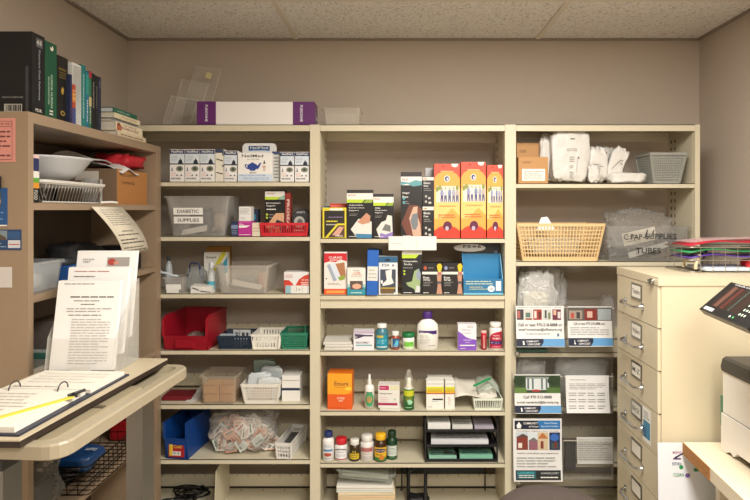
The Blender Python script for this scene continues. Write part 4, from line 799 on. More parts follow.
for (a, b_, c_, lb_) in ((422.2, 442.6, '#b3502e', 'black box with orange dot and a leg picture, left of the pair'), (443, 463, '#8a96b8', 'black box with pale blue dot and a leg picture, right of the pair')):
    carton('support_brace_box', lb_, 'box', a, b_, 263, 1, 2, .014, .07, '#161314', [('r', 0, .0, 1, .64, '#1c1716'), ('e', .15, .84, .08, .06, c_), ('p', [(.72,.92),(.8,.98),(.9,.98),(.98,.9),(.92,.74),(.85,.7),(.76,.76)], '#d8bc28'), ('l', .3, .82, .65, .88, 1, '#9a8a80'), ('r', 0, .64, 1, .72, '#e0dacd'), ('r', .75, .65, .95, .71, '#b04a3a'), ('t', 'Knee', .2, .54, .3, .07, W), ('t', 'Strap', .22, .46, .34, .07, W), ('l', .06, .26, .5, .42, 3, GY), ('l', .06, .03, .4, .09, 1, W), ('p', [(.72,.62),(.95,.62),(.92,.3),(.98,.02),(.7,.02),(.76,.3)], '#b98a70'), ('r', .74, .34, .93, .42, '#4a5054')], 0, 'support brace boxes on the third centre shelf')
loc, w_, h = at(463.5, 503, 255, 1, 2, .006)
bt_ = T('display_carton', 'blue open-fronted display box under a black and white header', 'box', loc)
SB = mat('#2a7fb0', .4); hh = wz(243, 2.84)-loc[2]
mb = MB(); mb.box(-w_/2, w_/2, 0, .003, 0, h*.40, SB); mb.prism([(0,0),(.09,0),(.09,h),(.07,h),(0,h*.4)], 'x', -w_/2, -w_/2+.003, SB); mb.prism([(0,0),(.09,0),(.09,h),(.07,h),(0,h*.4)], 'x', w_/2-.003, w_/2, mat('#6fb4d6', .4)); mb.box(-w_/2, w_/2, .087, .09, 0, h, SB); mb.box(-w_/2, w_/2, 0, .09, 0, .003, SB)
art(mb, front(w_, h*.4), [('r', 0, .12, 1, .98, '#27719c'), ('l', .06, .62, .75, .92, 2, '#c8d0b0'), ('l', .15, .3, .6, .55, 2, '#c8c07a'), ('e', .70, .38, .09, .2, '#e6e6e2'), ('t', 'USA', .70, .38, .09, .16, '#26406a'), ('r', .82, .25, .95, .85, '#e6e6e2'), ('r', 0, 0, 1, .1, '#7cc0d4')])
mb.build('carton_body', bt_)
mb = MB(); mb.box(-w_/2, w_/2, .0905, .0935, 0, hh, mat('#1e2226', .4)); art(mb, front(w_, hh, .0905), [('e', .22, .90, .42, .08, '#dcdcd8'), ('t', 'FS', .15, .93, .20, .06, K), ('t', '6', .47, .93, .09, .06, K), ('e', .34, .93, .05, .025, GY), ('e', .9, .82, .05, .03, '#5a7088')]); mb.build('header_card', bt_)
mb = MB(); mb.box(-.045, .045, 0, .05, .003, .052, '#e0dfda'); art(mb, front(.09, .052), [('r', 0, .0, 1, .35, '#7aa8cc'), ('r', 0, .9, 1, 1, '#33444f')])
O('insert_box', mb, 'small white packet sitting inside the blue display box', 'box', (loc[0]-.045, loc[1]+.02, loc[2]+.034-.034+.0035+.0))
bpy.data.objects[-1] if 0 else None

# ---- bay 2, row 4
for k_, (dx, dz, lb_) in enumerate(((0, 0, 'lowest white booklet of the small stack on the fourth centre shelf'), (.004, .013, 'middle white booklet of the small stack on the fourth centre shelf'), (-.003, .026, 'top white booklet of the small stack on the fourth centre shelf'))):
    mb = MB(); rbox(mb, -.066, .066, 0, .16, 0, .012, .003, mat('#d5d1c6', .7)); mb.box(-.066, .066, .0, .158, .004, .005, GY)
    O('booklet', mb, lb_, 'booklet', (wx(338, 2.76)+dx, 2.757, SHZ[1][2]+.0006+dz), math.radians(2*k_-2), 'booklets on the fourth centre shelf')
carton('medicine_box', 'white box with dark corner band and teal line beside the teal bottle', 'box', 353.6, 374, 331, 1, 3, .012, .06, '#e0dde0', [('r', 0, .86, 1, 1, '#b8a8b8'), ('p', [(.05,.6),(.05,.84),(.2,.84),(.6,.8),(.95,.8),(.95,.72),(.5,.72),(.25,.62)], '#453a55'), ('t', 'Slow Fe', .08+.04, .7, .12, .1, W), ('t', 'RELAXMELT', .46, .40, .66, .1, '#5a5a66'), ('r', .12, .24, .9, .29, '#35a09a')])
TRB = clear('3aa0b0', .75, .15)
bottle('vitamin_bottle', 'teal bottle with a white cap on the fourth centre shelf', 'bottle', 375.3, 388.2, 324.8, 1, 3, .016, '#3f7480', '#e6e3dc', .15, .75, [('r', .0, 0, 1, .88, '#1f8ba0'), ('r', .1, .72, .6, .88, '#c9b04a'), ('l', .15, .3, .85, .62, 3, '#9fd6dc'), ('r', .1, .08, .9, .14, W)], .22)
bottle('vitamin_bottle', 'small bottle with blue label and white cap beside the green-lidded jar', 'bottle', 391, 399.6, 332, 1, 3, .02, '#9a4a34', '#e6e3dc', .22, .85, [('r', 0, .12, 1, .98, '#225a80'), ('p', [(.3,.3),(.6,.8),(.9,.75),(.8,.3)], '#5ab0cc'), ('r', 0, .12, .18, .98, W), ('l', .3, .2, .8, .3, 1, W)], .16)
bottle('ointment_jar', 'white jar with green lid and green label', 'jar', 402.6, 414.6, 333.8, 1, 3, .014, '#dfe0d6', '#187040', .24, 1.06, [('r', .15, .1, .95, .7, '#7ac24a'), ('t', 'VapoRub', .62, .5, .4, .14, '#1d5c30'), ('r', .15, .1, .95, .22, '#cfe6b8')], .05)
t = bottle('medicine_bottle', 'big white bottle with a purple cap and purple label band', 'bottle', 417, 438.8, 312.4, 1, 3, .01, '#e8e5dd', '#43246e', .19, .44, [('p', [(0,.80),(0,.93),(1,.93),(1,.74),(.75,.74),(.5,.82)], '#40256a'), ('t', 'Magnesium', .2, .86, .26, .04, W), ('t', 'Hydroxide', .3, .66, .42, .04, DK), ('t', 'Liquid 12oz', .32, .59, .46, .05, DK), ('l', .08, .22, .6, .52, 6, '#a8a49c'), ('l', .5, .12, .9, .2, 1, GY)], .30, sy=.6, span=1.9)
carton('medicine_box', 'white box with a purple curve standing alone on the fourth centre shelf', 'box', 458, 476.4, 324.2, 1, 3, .012, .05, '#e3dde0', [('p', [(0,0),(0,.74),(.25,.62),(.45,.50),(.7,.44),(1,.40),(1,0)], '#7e4fb4'), ('l', .5, .86, .95, .96, 2, GY), ('t', 'ClearLax', .45, .79, .5, .06, '#a8a0a8'), ('t', 'for headaches', .45, .66, .5, .03, '#5a5660'), ('l', .3, .36, .75, .44, 1, '#d0bce0'), ('l', .4, .28, .65, .34, 1, '#d0bce0'), ('r', .1, .17, .92, .21, W), ('l', .1, .05, .4, .1, 1, W)])
loc, w_, h = at(481.3, 487, 331, 1, 3, .02)
t = T('tablet_tube', 'slim red tube of tablets beside the white and magenta bottle', 'tube', (loc[0], loc[1]+w_/2, loc[2]))
MB().lathe([(.0004, 0), (w_/2, .001), (w_/2, h*.88)], mat('#c62a38', .4)).build('tube_body', t); lb = MB(); art(lb, cyl_f(w_/2, 0, h*.85, span=1.8), [('tv', 'GLUCOSE', .5, .5, .35, .8, '#e8c8c4'), ('r', .1, .0, .9, .1, '#8a1824')], 6); lb.build('printed_label', t); MB().lathe([(w_/2*1.05, h*.88), (w_/2*1.05, h), (.0004, h)], mat('#d8a09a', .4)).build('cap', t)
bottle('vitamin_bottle', 'white bottle with a magenta and navy label at the right of the shelf', 'bottle', 490, 503, 323.4, 1, 3, .014, '#e4e0da', '#e6e2da', .15, .88, [('p', [(0,.0),(0,.62),(.2,.82),(.5,.92),(1,.95),(1,0)], '#b51f3c'), ('r', 0, .22, 1, .42, '#4a2a62'), ('t', 'One Daily', .5, .72, .5, .09, W), ('t', 'WOMENS', .5, .56, .6, .1, W), ('l', .1, .26, .9, .38, 1, '#c8b8d4'), ('l', .2, .05, .8, .15, 1, '#e8b8b8')], .12)

# ---- bay 2, row 5
OG = '#e8761c'
loc, w_, h = at(327.5, 352, 373.5, 1, 4, .022)
mb = MB().box(-w_/2, w_/2, 0, .085, 0, h, mat(OG, .4)); art(mb, front(w_, h), [('r', 0, 0, 1, .42, '#dd5a18'), ('p', [(0,.42),(0,1),(1,1),(1,.5),(.75,.42)], '#efa024'), ('t', 'Ensure', .57, .72, .58, .12, '#5a3a2a'), ('l', .25, .60, .8, .64, 1, '#a8642a'), ('e', .85, .58, .15, .04, '#f0c83a'), ('t', 'POWDER', .55, .31, .3, .06, '#f0d8c0'), ('t', 'MIX', .55, .24, .16, .05, '#f0d8c0'), ('r', 0, .03, .8, .045, '#b8481a')])
art(mb, plane_f((-w_/2, .085, 0), (0, -.085, 0), (0, 0, h)), [('r', .2, .1, .8, .5, '#c8541a')])
O('drink_mix_box', mb, 'bright orange box at the left end of the fifth centre shelf', 'box', loc, math.radians(-3))
loc, w_, h = at(364.3, 374.2, 375.5, 1, 4, .02); r_ = w_/2
t = T('dropper_bottle', 'white bottle with a tall nozzle and a green label', 'bottle', (loc[0], loc[1]+r_, loc[2]))
MB().lathe([(.0004, 0), (r_, .001), (r_, h*.60), (r_*.8, h*.68), (r_*.42, h*.70), (r_*.42, h*.74)], mat('#e4e1d8', .35)).build('bottle_body', t); MB().lathe([(r_*.45, h*.70), (r_*.40, h*.84), (r_*.28, h*.86), (r_*.2, h*1.0), (.0004, h)], mat('#d9d6cc', .3)).build('nozzle', t)
lb = MB(); art(lb, cyl_f(r_, h*.06, h*.58, span=2.2), [('e', .52, .45, .42, .42, '#3f9a68'), ('e', .52, .45, .26, .2, '#c08a50'), ('l', .2, .75, .8, .95, 1, '#2a6a48')], 6); lb.build('bottle_label', t)
O('allergy_leaflet', MB().box(-.046, .05, 0, .10, 0, .009, '#d8d6c8'), 'flat white leaflet under the magenta striped allergy box', 'leaflet', (wx(389.5, 2.75), 2.749, SHZ[1][3]+.0006), math.radians(-4))
carton('medicine_box', 'white allergy box with magenta bands lying on the leaflet', 'box', 378.3, 399.5, 385, 1, 4, .010, .06, '#dcd8cf', [('r', .05, .78, .5, .97, '#b02458'), ('l', .08, .84, .46, .92, 1, '#e8b8c8'), ('r', .55, .80, .98, .97, '#d8d2a8'), ('t', 'Allergy Relief', .36, .62, .6, .07, DK), ('l', .1, .25, .5, .5, 3, '#d8b8bc'), ('e', .78, .38, .04, .05, '#9ac29a'), ('r', 0, .12, .9, .22, '#a32450')], zup=.0105, rz=-2)
loc, w_, h = at(403.4, 414.4, 370.5, 1, 4, .006); r_ = w_/2
t = T('spray_bottle', 'green and yellow spray bottle with a clear nozzle cap', 'bottle', (loc[0], loc[1]+r_, loc[2]))
MB().lathe([(.0004, 0), (r_, .001), (r_, h*.46), (r_*.9, h*.52)], mat('#2e7a34', .3)).build('bottle_body', t); lb = MB(); art(lb, cyl_f(r_, 0, h*.5, span=2.2), [('r', 0, .70, 1, .98, '#c2c42c'), ('e', .5, .55, .35, .14, '#6a7a2c'), ('p', [(.35,.5),(.6,.55),(.85,.42),(.7,.28),(.45,.3)], '#9ad0a8'), ('l', .2, .1, .8, .2, 1, '#9ad0a8')], 6); lb.build('bottle_label', t)
MB().lathe([(r_*.9, h*.52), (r_*.6, h*.58), (r_*.45, h*.66), (r_*.45, h*.78), (.0004, h*.79)], mat('#e0ddc8', .35)).build('spray_pump', t); MB().lathe([(r_*.85, h*.52), (r_*.8, h*.78), (r_*.45, h*.86), (r_*.4, h*.97), (.0004, h)], clear('e8e6da', .25, .1)).build('clear_cap', t)
for (a, b_, lb_) in ((426.4, 443.8, 'white and yellow medicine box, left of the two side by side'), (445.2, 454.6, 'narrow white and yellow medicine box, right of the two side by side')):
    nx_ = a > 440
    carton('medicine_box', lb_, 'box', a, b_, 381.0, 1, 4, .022, .05, '#e6e2d8', [('r', .05, .86, .95, .94, '#cfcbc4'), ('r', 0, .68, 1, .80, '#d8d23c'), ('r', 0, .58, 1, .68, '#e0b424'), ('l', .1, .62, .9, .76, 2, '#8a7a20'), ('r', 0, .54, 1, .575, '#b8583a')]+([('r', .35, .33, .95, .38, K), ('l', .3, .26, .8, .3, 1, '#5aa0c0'), ('l', .1, .06, .4, .12, 1, GY)] if not nx_ else [('l', .3, .15, .6, .45, 4, '#b8988a')]), 0, 'white and yellow medicine boxes')
carton('medicine_box', 'white box behind the two white and yellow medicine boxes', 'box', 427.5, 452.5, 377, 1, 4, .08, .04, '#d6d2c8', [('l', .1, .86, .9, .96, 1, GY)], 0, 'white and yellow medicine boxes')
_, loc, w_, h = slot_basket('low white slotted basket holding plastic bagged papers', 474, 502.3, 398.5, '#d9dccb', inset=.004, d=.18, nx=12, nz=0, row=4, bay=1, bar=.004, rim=.01, taper=.9)
f_ = lambda a, b: (loc[0]-.155+.20*a+.01*b, loc[1]+.0+.13*b+.02*a, loc[2]+h+.004+.058*(1-a)*b+.01*math.sin(a*6+b*4)-.0*(1-b)+.012*b)
O('paper_sheet', sheet(MB(), 0, 0, mat('#cfc9bb', .7), f_, 8, .0008, 8), 'creased cream paper spilling left out of the low white basket', 'paper', (0, 0, 0))
f_ = lambda a, b: (loc[0]-.045+.108*a, loc[1]+.03+.10*b, loc[2]+h+.012+.025*math.sin(a*3.1)+.045*b*(1-.3*a)+.006*math.sin(a*11+b*7))
O('plastic_bag', sheet(MB(), 0, 0, clear('c9d4c4', .45, .2, .5, 18), f_, 10, .0008, 10), 'crinkled clear zip bag heaped over the low white basket', 'bag', (0, 0, 0))
mb = MB(); mb.beam((loc[0]-.065, loc[1]+.035, loc[2]+h+.048), (loc[0]+.02, loc[1]+.05, loc[2]+h+.082), .010, .004, (0, -1, 0), '#1f8a52')
O('zip_strip', mb, 'green zip strip of the plastic bag above the low white basket', 'strip', (0, 0, 0))
O('folded_gauze', blob(MB(), .11, .08, .03, mat('#d8d3c8', .8), 14, .3, 3), 'folded white gauze lying in the low white basket', 'gauze', (loc[0], loc[1]+.03, loc[2]+h-.012))

# ---- bay 2, row 6
def vb(*a, **k): return bottle('vitamin_bottle', *a, group='pill bottles on the lower centre shelf', **k)
vb('white pill bottle with a navy cap at the left end of the row', 'bottle', 321.8, 333.6, 433.4, 1, 5, .008, '#e2dfda', '#1f2f62', .18, .72, [('r', .1, .5, .9, .62, '#5a86b8'), ('e', .5, .32, .3, .10, '#b04a3a'), ('l', .15, .72, .9, .9, 2, '#8aa0c0'), ('l', .2, .08, .8, .16, 1, '#8aa0c0')], shoulder=.16)
vb('squat white pill bottle with a bright red cap', 'bottle', 334.2, 347, 439.8, 1, 5, .012, '#dcd8d4', '#c0202a', .26, .86, [('r', .05, .08, .95, .72, '#e4e4e6'), ('t', 'Aspirin', .5, .66, .5, .12, '#4a4a52'), ('l', .2, .3, .8, .52, 2, GY), ('p', [(0,.72),(.2,.82),(.5,.88),(.8,.82),(1,.72),(1,.76),(.8,.88),(.5,.94),(.2,.88),(0,.76)], '#2c2f44'), ('r', .05, .06, .95, .14, '#b0303a')], shoulder=.14)
vb('small brown bottle with a black and yellow label and white cap', 'bottle', 349, 359.4, 440.8, 1, 5, .012, '#3a2410', '#dcd9d0', .24, .88, [('r', 0, 0, 1, .9, '#cfae28'), ('r', 0, .55, 1, .9, '#2a2414'), ('t', 'D3', .5, .68, .3, .16, '#e0c040'), ('l', .2, .2, .8, .5, 2, '#4a6a2a'), ('r', 0, .0, 1, .1, '#2c2a1c')], shoulder=.12)
vb('large white pill bottle with a red lettered label', 'bottle', 360, 373.4, 437.2, 1, 5, .008, '#dedad4', '#d9d6ce', .22, .84, [('r', 0, .55, 1, .85, '#b98078'), ('t', 'CALCIUM', .5, .70, .7, .16, '#8a2a2a'), ('t', 'Magnesium', .5, .44, .5, .09, '#8a6a6a'), ('l', .2, .08, .8, .3, 3, '#b0aca8')], shoulder=.12)
vb('brown bottle with a yellow cap and a green and yellow label', 'bottle', 373.8, 387, 435.6, 1, 5, .006, '#3a2208', '#e2b020', .21, .80, [('r', 0, 0, 1, .86, '#dcae28'), ('e', .5, .66, .42, .13, '#3a2a5a'), ('t', 'Fish Oil', .5, .66, .6, .1, '#e8d8a0'), ('r', 0, .0, 1, .22, '#3f7a34'), ('e', .6, .2, .2, .14, '#c8782c'), ('l', .2, .32, .8, .48, 1, '#6a4a18')], shoulder=.18)
vb('dark green bottle with a white label at the right end of the row', 'bottle', 386.4, 397.4, 432.6, 1, 5, .03, '#173a22', '#12301c', .19, .74, [('r', .02, .15, .98, .80, '#c3ccc0'), ('t', 'Ginkgo', .5, .62, .45, .12, '#54605a'), ('l', .2, .25, .8, .5, 2, '#7a8a80'), ('r', .2, .02, .8, .1, '#3a7a4a')], shoulder=.2)
# three-tier letter tray
loc, w_, h = at(425, 498, 416.5, 1, 5, .006); TD = .225
lt = T('letter_tray', 'black three-tier letter tray at the right of the lower centre shelf', 'letter tray', loc)
BK = mat('#17171a', .35)
for s_ in (-1, 1):
    mb = MB(); x = s_*w_/2
    for y in (.0, TD-.01): mb.box(min(x, x-s_*.006), max(x, x-s_*.006), y, y+.012, 0, h, BK)
    for z in (.0, h*.33, h*.66): mb.box(min(x, x-s_*.004), max(x, x-s_*.004), .012, TD-.012, z, z+.022, BK)
    mb.box(min(x, x-s_*.005), max(x, x-s_*.005), 0, TD, h-.008, h, BK); mb.build('side_frame', lt)
TZ = [.004, h*.335, h*.665]
for z in TZ:
    mb = MB(); mb.box(-w_/2+.007, w_/2-.007, 0, TD, z, z+.003, BK); mb.box(-w_/2+.007, w_/2-.007, -.001, .003, z+.003, z+.012, BK); mb.box(-w_/2+.007, w_/2-.007, TD-.003, TD, z+.003, z+.03, BK); mb.build('tray', lt)
def papers(label, x0, x1, tier, th, c, rz=0, lines=True, name='paper_stack'):
    mb = MB(); mb.box(0, x1-x0, 0, .19, 0, th, mat(c, .8))
    if lines: art(mb, plane_f((0, 0, th), (x1-x0, 0, 0), (0, .19, 0)), [('l', .08, .1, .92, .9, 7, '#77756f' if c[1] in 'cd' else '#2d5a4c')])
    O(name, mb, label, 'paper stack', (loc[0]-w_/2+x0, loc[1]+.008+max(0, -math.sin(math.radians(rz))*(x1-x0)), loc[2]+TZ[tier]+.0036), math.radians(rz), 'papers in the black letter tray')
papers('white pad with small dark print at the left of the upper tray', .014, .12, 2, .034, '#d9d8d4', 0)
papers('white leaflets in the middle of the upper tray', .13, .225, 2, .022, '#cdccc6', -2)
papers('mauve-grey leaflets at the right of the upper tray', .235, .325, 2, .016, '#a8a0ac', -2, False)
papers('wide white printed forms filling the middle tray', .03, .30, 1, .024, '#d6d6d8', -3)
papers('light green cards at the left of the bottom tray', .02, .150, 0, .014, '#8fc0a8', 2)
papers('green printed cards at the right of the bottom tray', .165, .32, 0, .020, '#7fb89c', -2)
mb = MB().tube([(0, 0, 0), (.06, .01, -.018)], .0035, K, 8); O('pen', mb, 'black pen lying across the green cards in the bottom tray', 'pen', (loc[0]-.08, loc[1]+.02, loc[2]+.046))

# ---- bay 2, row 7
zb = SHZ[1][5]+.0006
ft = T('file_tray', 'clear shallow tray lying tilted on top of a paper pile, bottom shelf', 'tray', (wx(365, 2.76), 2.76, zb+.155), math.radians(-2))
mb = tub(MB(), .27, .21, .255, .20, .042, clear('b9c0b4', .35, .15), r=.012); mb.build('tray_body', ft); ft.rotation_euler.y = math.radians(5)
for k_ in range(4):
    lb_ = ['lowest cream folder of papers on the bottom centre shelf', 'second cream folder of papers on the bottom centre shelf', 'third folder, with orange edges, on the bottom centre shelf', 'top white papers under the clear tray on the bottom centre shelf'][k_]
    mb = MB(); rbox(mb, -.135, .135, 0, .22, 0, .032, .004, mat(['#cfc6ae', '#cdbfa0', '#d8c6a2', '#dcd8cc'][k_], .8)); mb.box(-.1355, .1355, -.0005, .2205, .009, .011, ['#a8a08a', '#c08a4a', '#d88a3a', '#9ab0a0'][k_]); mb.box(-.1355, .1355, -.0005, .2205, .019, .0205, '#8a8474')
    O('paper_folder', mb, lb_, 'folder', (wx(365, 2.77)+.004*((k_*7) % 3), 2.762, zb+k_*.0325), math.radians([1, -2, 2, 0][k_]), 'folders piled on the bottom centre shelf')
O('paper_stack', MB().box(-.11, .11, 0, .17, 0, .012, mat('#b7b6a4', .8)), 'grey-green papers inside the tilted clear tray', 'paper stack', (wx(365, 2.78), 2.78, zb+.162), 0); bpy.context.view_layer.objects.active = None
o_ = [x for x in COL.objects if x.name.startswith('paper_stack')][-1]; o_.rotation_euler.y = math.radians(5)
mb = MB(); mb.tube([(-.16, .23, 0), (-.16, .23, .13), (.27, .23, .13), (.27, .23, 0)], .001, K, 4); mb.box(-.16, .27, .228, .234, .085, .13, K); mb.box(-.16, -.155, .228, .236, 0, .13, K); mb.box(.265, .27, .228, .236, 0, .13, K)
O('metal_bar_frame', mb, 'black bar frame across the back of the bottom centre shelf', 'frame', (wx(440, 2.76)-.02, 2.76, zb))
t = T('walker_strap', 'black folded strap handle in the middle of the bottom centre shelf', 'handle', (wx(418, 2.8), 2.8, zb+.003))
MB().tube([(-.045, .06, .014), (-.045, .05, .19), (-.035, .05, .205), (.03, .05, .205), (.04, .05, .19), (.035, .0, .09), (.035, .0, .03)], .009, K, 8).build('frame_loop', t); MB().tube([(-.045, .05, .15), (.0, .05, .19), (.035, .04, .195)], .008, K, 8).build('cross_brace', t)
blob(MB(), .13, .08, .05, mat('#141414', .5), 44, .2, 2).build('grip', t)

# ---- bay 3, row 1
KR = mat('#b08454', .65)
def kraft(label, px0, px1, ptop, inset, dz=0):
    return carton('cardboard_box', label, 'box', px0, px1, ptop, 2, 1, inset, .09, '#b3854f', [('r', .12, .1, .9, .55, '#e0ddd4'), ('l', .18, .14, .85, .5, 5, '#77736a'), ('t', 'COLOPLAST', .28, .8, .3, .07, '#5a3c20')], zup=dz)
kraft('brown cardboard box with white shipping label at the front left', 518.5, 548, 157, .012)
kraft('upper brown cardboard box with white label behind the front one', 516.8, 539, 143, .11)
PZ = mat('#cfccc5', .42, bump=.9, scale=16)
def pouch(label, px0, px1, ptop, inset, d, seed, m=PZ, items=(), rz=0, amp=.16, pw=.45, row=1, name='medical_pouch', bay=2, tilt=0, group='white pouches on the top right shelf', cat='pouch'):
    loc, w_, h = at(px0, px1, ptop, bay, row, inset)
    mb = blob(MB(), w_*1.16, d, h*1.07, m, seed, amp, 2.2, seg=36, pw=pw, tilt=tilt)
    if items: art(mb, plane_f((-w_*.32, -.001+d*.02, h*.05), (w_*.64, 0, 0), (0, .0, h*.85)), items, base=.0)
    return O(name, mb, label, cat, loc, math.radians(rz), group)
pouch('slim white pouch leaning between the brown box and the big pouch', 541, 556, 135, .07, .05, 1)
pouch('big upright white pouch with printed columns, tallest of all', 553, 590, 131, .02, .07, 2, items=[('r', .45, .93, .65, .955, '#6a6864'), ('l', .3, .66, .75, .74, 2, GY), ('l', .42, .42, .62, .56, 3, GY), ('l', .42, .28, .6, .36, 2, GY), ('e', .8, .52, .03, .02, DK), ('l', .42, .05, .6, .22, 4, GY), ('p', [(.7,.1),(.74,.3),(.78,.5),(.75,.5),(.71,.3)], '#a8a6a0')], amp=.10, pw=.33)
pouch('medium clear-fronted white pouch right of the biggest one', 588, 608, 147, .04, .05, 3, items=[('l', .1, .35, .9, .6, 4, GY), ('l', .2, .08, .5, .2, 2, GY)])
pouch('dim white pouch standing at the back right of the biggest pouch', 592, 615, 146, .14, .05, 4)
o_ = pouch('white pouch leaning to the right with a dark slit', 603, 620, 146.5, .05, .05, 5, items=[('p', [(.1,.35),(.2,.4),(.7,.75),(.6,.72)], '#4a4844'), ('l', .7, .6, .95, .8, 2, GY)]); o_.rotation_euler.y = math.radians(22); o_.location.x -= .008; o_.location.z += .004
o_ = pouch('flat white pouch lying down in front of the grey basket', 611, 648, 172.5, .008, .09, 6, amp=.12)
pouch('small rumpled white pouch low beside the biggest pouch', 589, 600, 165, .006, .03, 8)
mb = MB().box(-.04, .04, 0, .03, 0, .055, '#a8a6a2'); O('gauze_box', mb, 'small grey-white box behind the flat white pouch', 'box', (wx(633, 2.9), 2.89, SHZ[2][0]+.0006))
loc, w_, h = at(650.5, 686.5, 152.5, 2, 1, .012)
O('wicker_basket', lattice(MB(), w_, .17, w_*.70, .13, h, mat('#8f8f86', .6), nx=17, ny=13, nz=10, bar=.0048, rim=.012, th=.004), 'grey woven plastic basket at the right end of the top right shelf', 'basket', loc)
f_ = lambda a, b: (.0+.07*(a-.5), .03+.03*b, h-.014+.02*math.sin(a*3)+.006*b)
O('plastic_wrap', sheet(MB(), 0, 0, clear('dcdcd8', .6, .2), f_, 6, .001, 4), 'crumpled clear wrap lying in the mouth of the grey woven basket', 'wrap', (loc[0], loc[1]+.01, loc[2]-.006))
O('wrapped_supplies', blob(MB(), .14, .10, h*.75, mat('#6b6a64', .7), 23, .2, 2), 'grey wrapped supplies filling the grey woven basket', 'supplies', (loc[0], loc[1]+.03, loc[2]+.004))

# ---- bay 3, row 2
loc, w_, h = at(517.5, 604.5, 223.5, 2, 2, -.004)
TAN = mat('#d6b684', .5)
O('plastic_basket', lattice(MB(), w_*1.0, .26, w_*.84, .22, h, TAN, nx=26, ny=16, nz=7, bar=.0048, rim=.014, th=.003, zb=.02), 'big tan lattice basket on the second right shelf', 'basket', loc)
O('wrapped_supplies', blob(MB(), w_*.78, .18, h*.62, mat('#e2dbc6', .6, bump=.6, scale=25), 31, .2, 3), 'cream wrapped supplies filling the tan lattice basket', 'supplies', (loc[0], loc[1]+.035, loc[2]+.004))
mb = MB(); mb.hexa([(-.05,0,0),(.045,0,0),(.045,.004,0),(-.05,.004,0),(-.018,.03,.062),(.012,.03,.066),(.012,.034,.066),(-.018,.034,.062)], '#e3e0da'); mb.hexa([(-.0,.01,0),(.045,.01,0),(.045,.014,0),(.0,.014,0),(.006,.035,.066),(.014,.03,.058),(.014,.034,.058),(.006,.039,.066)], '#cfccc4')
O('paper_note', mb, 'folded white paper peak poking out of the tan basket', 'paper', (wx(547, 2.82), 2.83, loc[2]+h*.80))
loc, w_, h = at(607, 690, 226.5, 2, 2, -.002)
cp = T('storage_tub', 'clear bin hand-lettered for breathing machine supplies', 'tub', loc)
mb = MB(); art(mb, plane_f((-w_*.47, .0045, .004), (w_*.94, 0, 0), (0, -.006, h-.01)), [('t', 'C PAP', .30, .72, .24, .17, '#2c2a28'), ('t', 'SUPPLIES', .66, .74, .40, .17, '#2c2a28'), ('t', 'TUBES', .5, .30, .32, .18, '#2c2a28')], base=.001)
cb2 = tub(mb, w_, .25, w_*.94, .235, h, clear('b9b6ae', .30, .15), r=.012, rim=.005).build('tub_body', cp)
O('plastic_bag', blob(MB(), w_*.95, .20, h*1.55, clear('cdcac4', .22, .12, .6, 14), 37, .16, 2.6, seg=40, pw=.6), 'clear plastic bag bulging out of the hand-lettered bin', 'bag', (loc[0]-.005, loc[1]+.02, loc[2]+.004))
mb = MB(); mb.box(-.08, .08, 0, .003, 0, .06, '#ddd5c4'); art(mb, front(.16, .06), [('l', .1, .2, .5, .8, 3, '#8a8070'), ('r', .6, .3, .8, .4, DK), ('p', [(.65,.4),(.75,.9),(.8,.9),(.72,.4)], DK), ('p', [(.82,.3),(.95,.8),(.98,.75),(.88,.25)], DK)])
O('paper_label', mb, 'torn cream instruction slip inside the bag of the lettered bin', 'paper', (wx(640, 2.79), loc[1]+.035, loc[2]+.085), 0, ry=math.radians(-12))
for k_, (dx, dz, s_, lb_) in enumerate(((-.10, .0, (.12, .10, .06), 'dark grey tubing bundle at the left inside the lettered bin'), (.03, .0, (.14, .12, .055), 'dark grey tubing bundle in the middle of the lettered bin'), (.13, .05, (.10, .10, .06), 'dark grey mask cushion high at the right in the lettered bin'))):
    O('tubing_bundle', blob(MB(), *s_, mat('#55565a', .5), 50+k_, .25, 3), lb_, 'tubing', (loc[0]+dx, loc[1]+.07, loc[2]+.004+dz), 0, 'tubing in the lettered bin')
mb = MB().beam((-.09, 0, .02), (.10, .01, .075), .026, .01, (0, -1, 0), '#c9c7c0'); O('plastic_tube', mb, 'pale slanting plastic arm in the middle of the lettered bin', 'tubing', (loc[0]+.01, loc[1]+.035, loc[2]+.004))
O('white_carton', MB().box(-.03, .03, 0, .06, 0, .09, '#c9c6c0'), 'small pale carton between the tan basket and the lettered bin', 'box', (wx(607, 2.9)-.002, 2.99-.06, SHZ[2][1]+.0006))

# ---- bay 3, row 3 bags
for k_, (a, b_, pt, ins, d, lb_) in enumerate(((513, 560, 276, .02, .12, 'clear shiny bag with white contents behind the upper left flyers'), (514, 568, 268, .14, .09, 'rumpled clear bag reaching highest at the left of the third right shelf'))):
    loc, w_, h = at(a+6, b_, pt, 2, 3, ins)
    O('plastic_bag', blob(MB(), w_*1.12, d, h*1.1, clear('f0efea', .8, .15, .8, 18), 60+k_, .14, 3, seg=36, pw=.5), lb_, 'bag', (loc[0], loc[1], loc[2]), 0, 'bags of supplies on the third right shelf')
loc, w_, h = at(518, 558, 295, 2, 3, .05)
O('gauze_pile', blob(MB(), w_*.78, .06, h*1.1, mat('#e2dcc4', .7, bump=.4, scale=30), 66, .15, 3), 'pile of cream gauze packs inside the shiny bag', 'gauze', (loc[0]-.005, loc[1]+.0, loc[2]+.003))
o_ = MB().box(0, .15, 0, .17, 0, .012, mat('#0f5a48', .4)); O('green_folder', o_, 'dark green folder lying flat at the shelf edge below the left flyers', 'folder', (wx(516, 2.75), 2.7525, SHZ[2][2]+.0006))
loc, w_, h = at(603, 618, 288, 2, 3, .12); O('plastic_sleeve_stack', blob(MB(), .07, .09, h*.9, clear('b8b4b0', .35, .2), 70, .1, 2), 'translucent grey sleeve at the far right of the third right shelf', 'sleeve', loc)
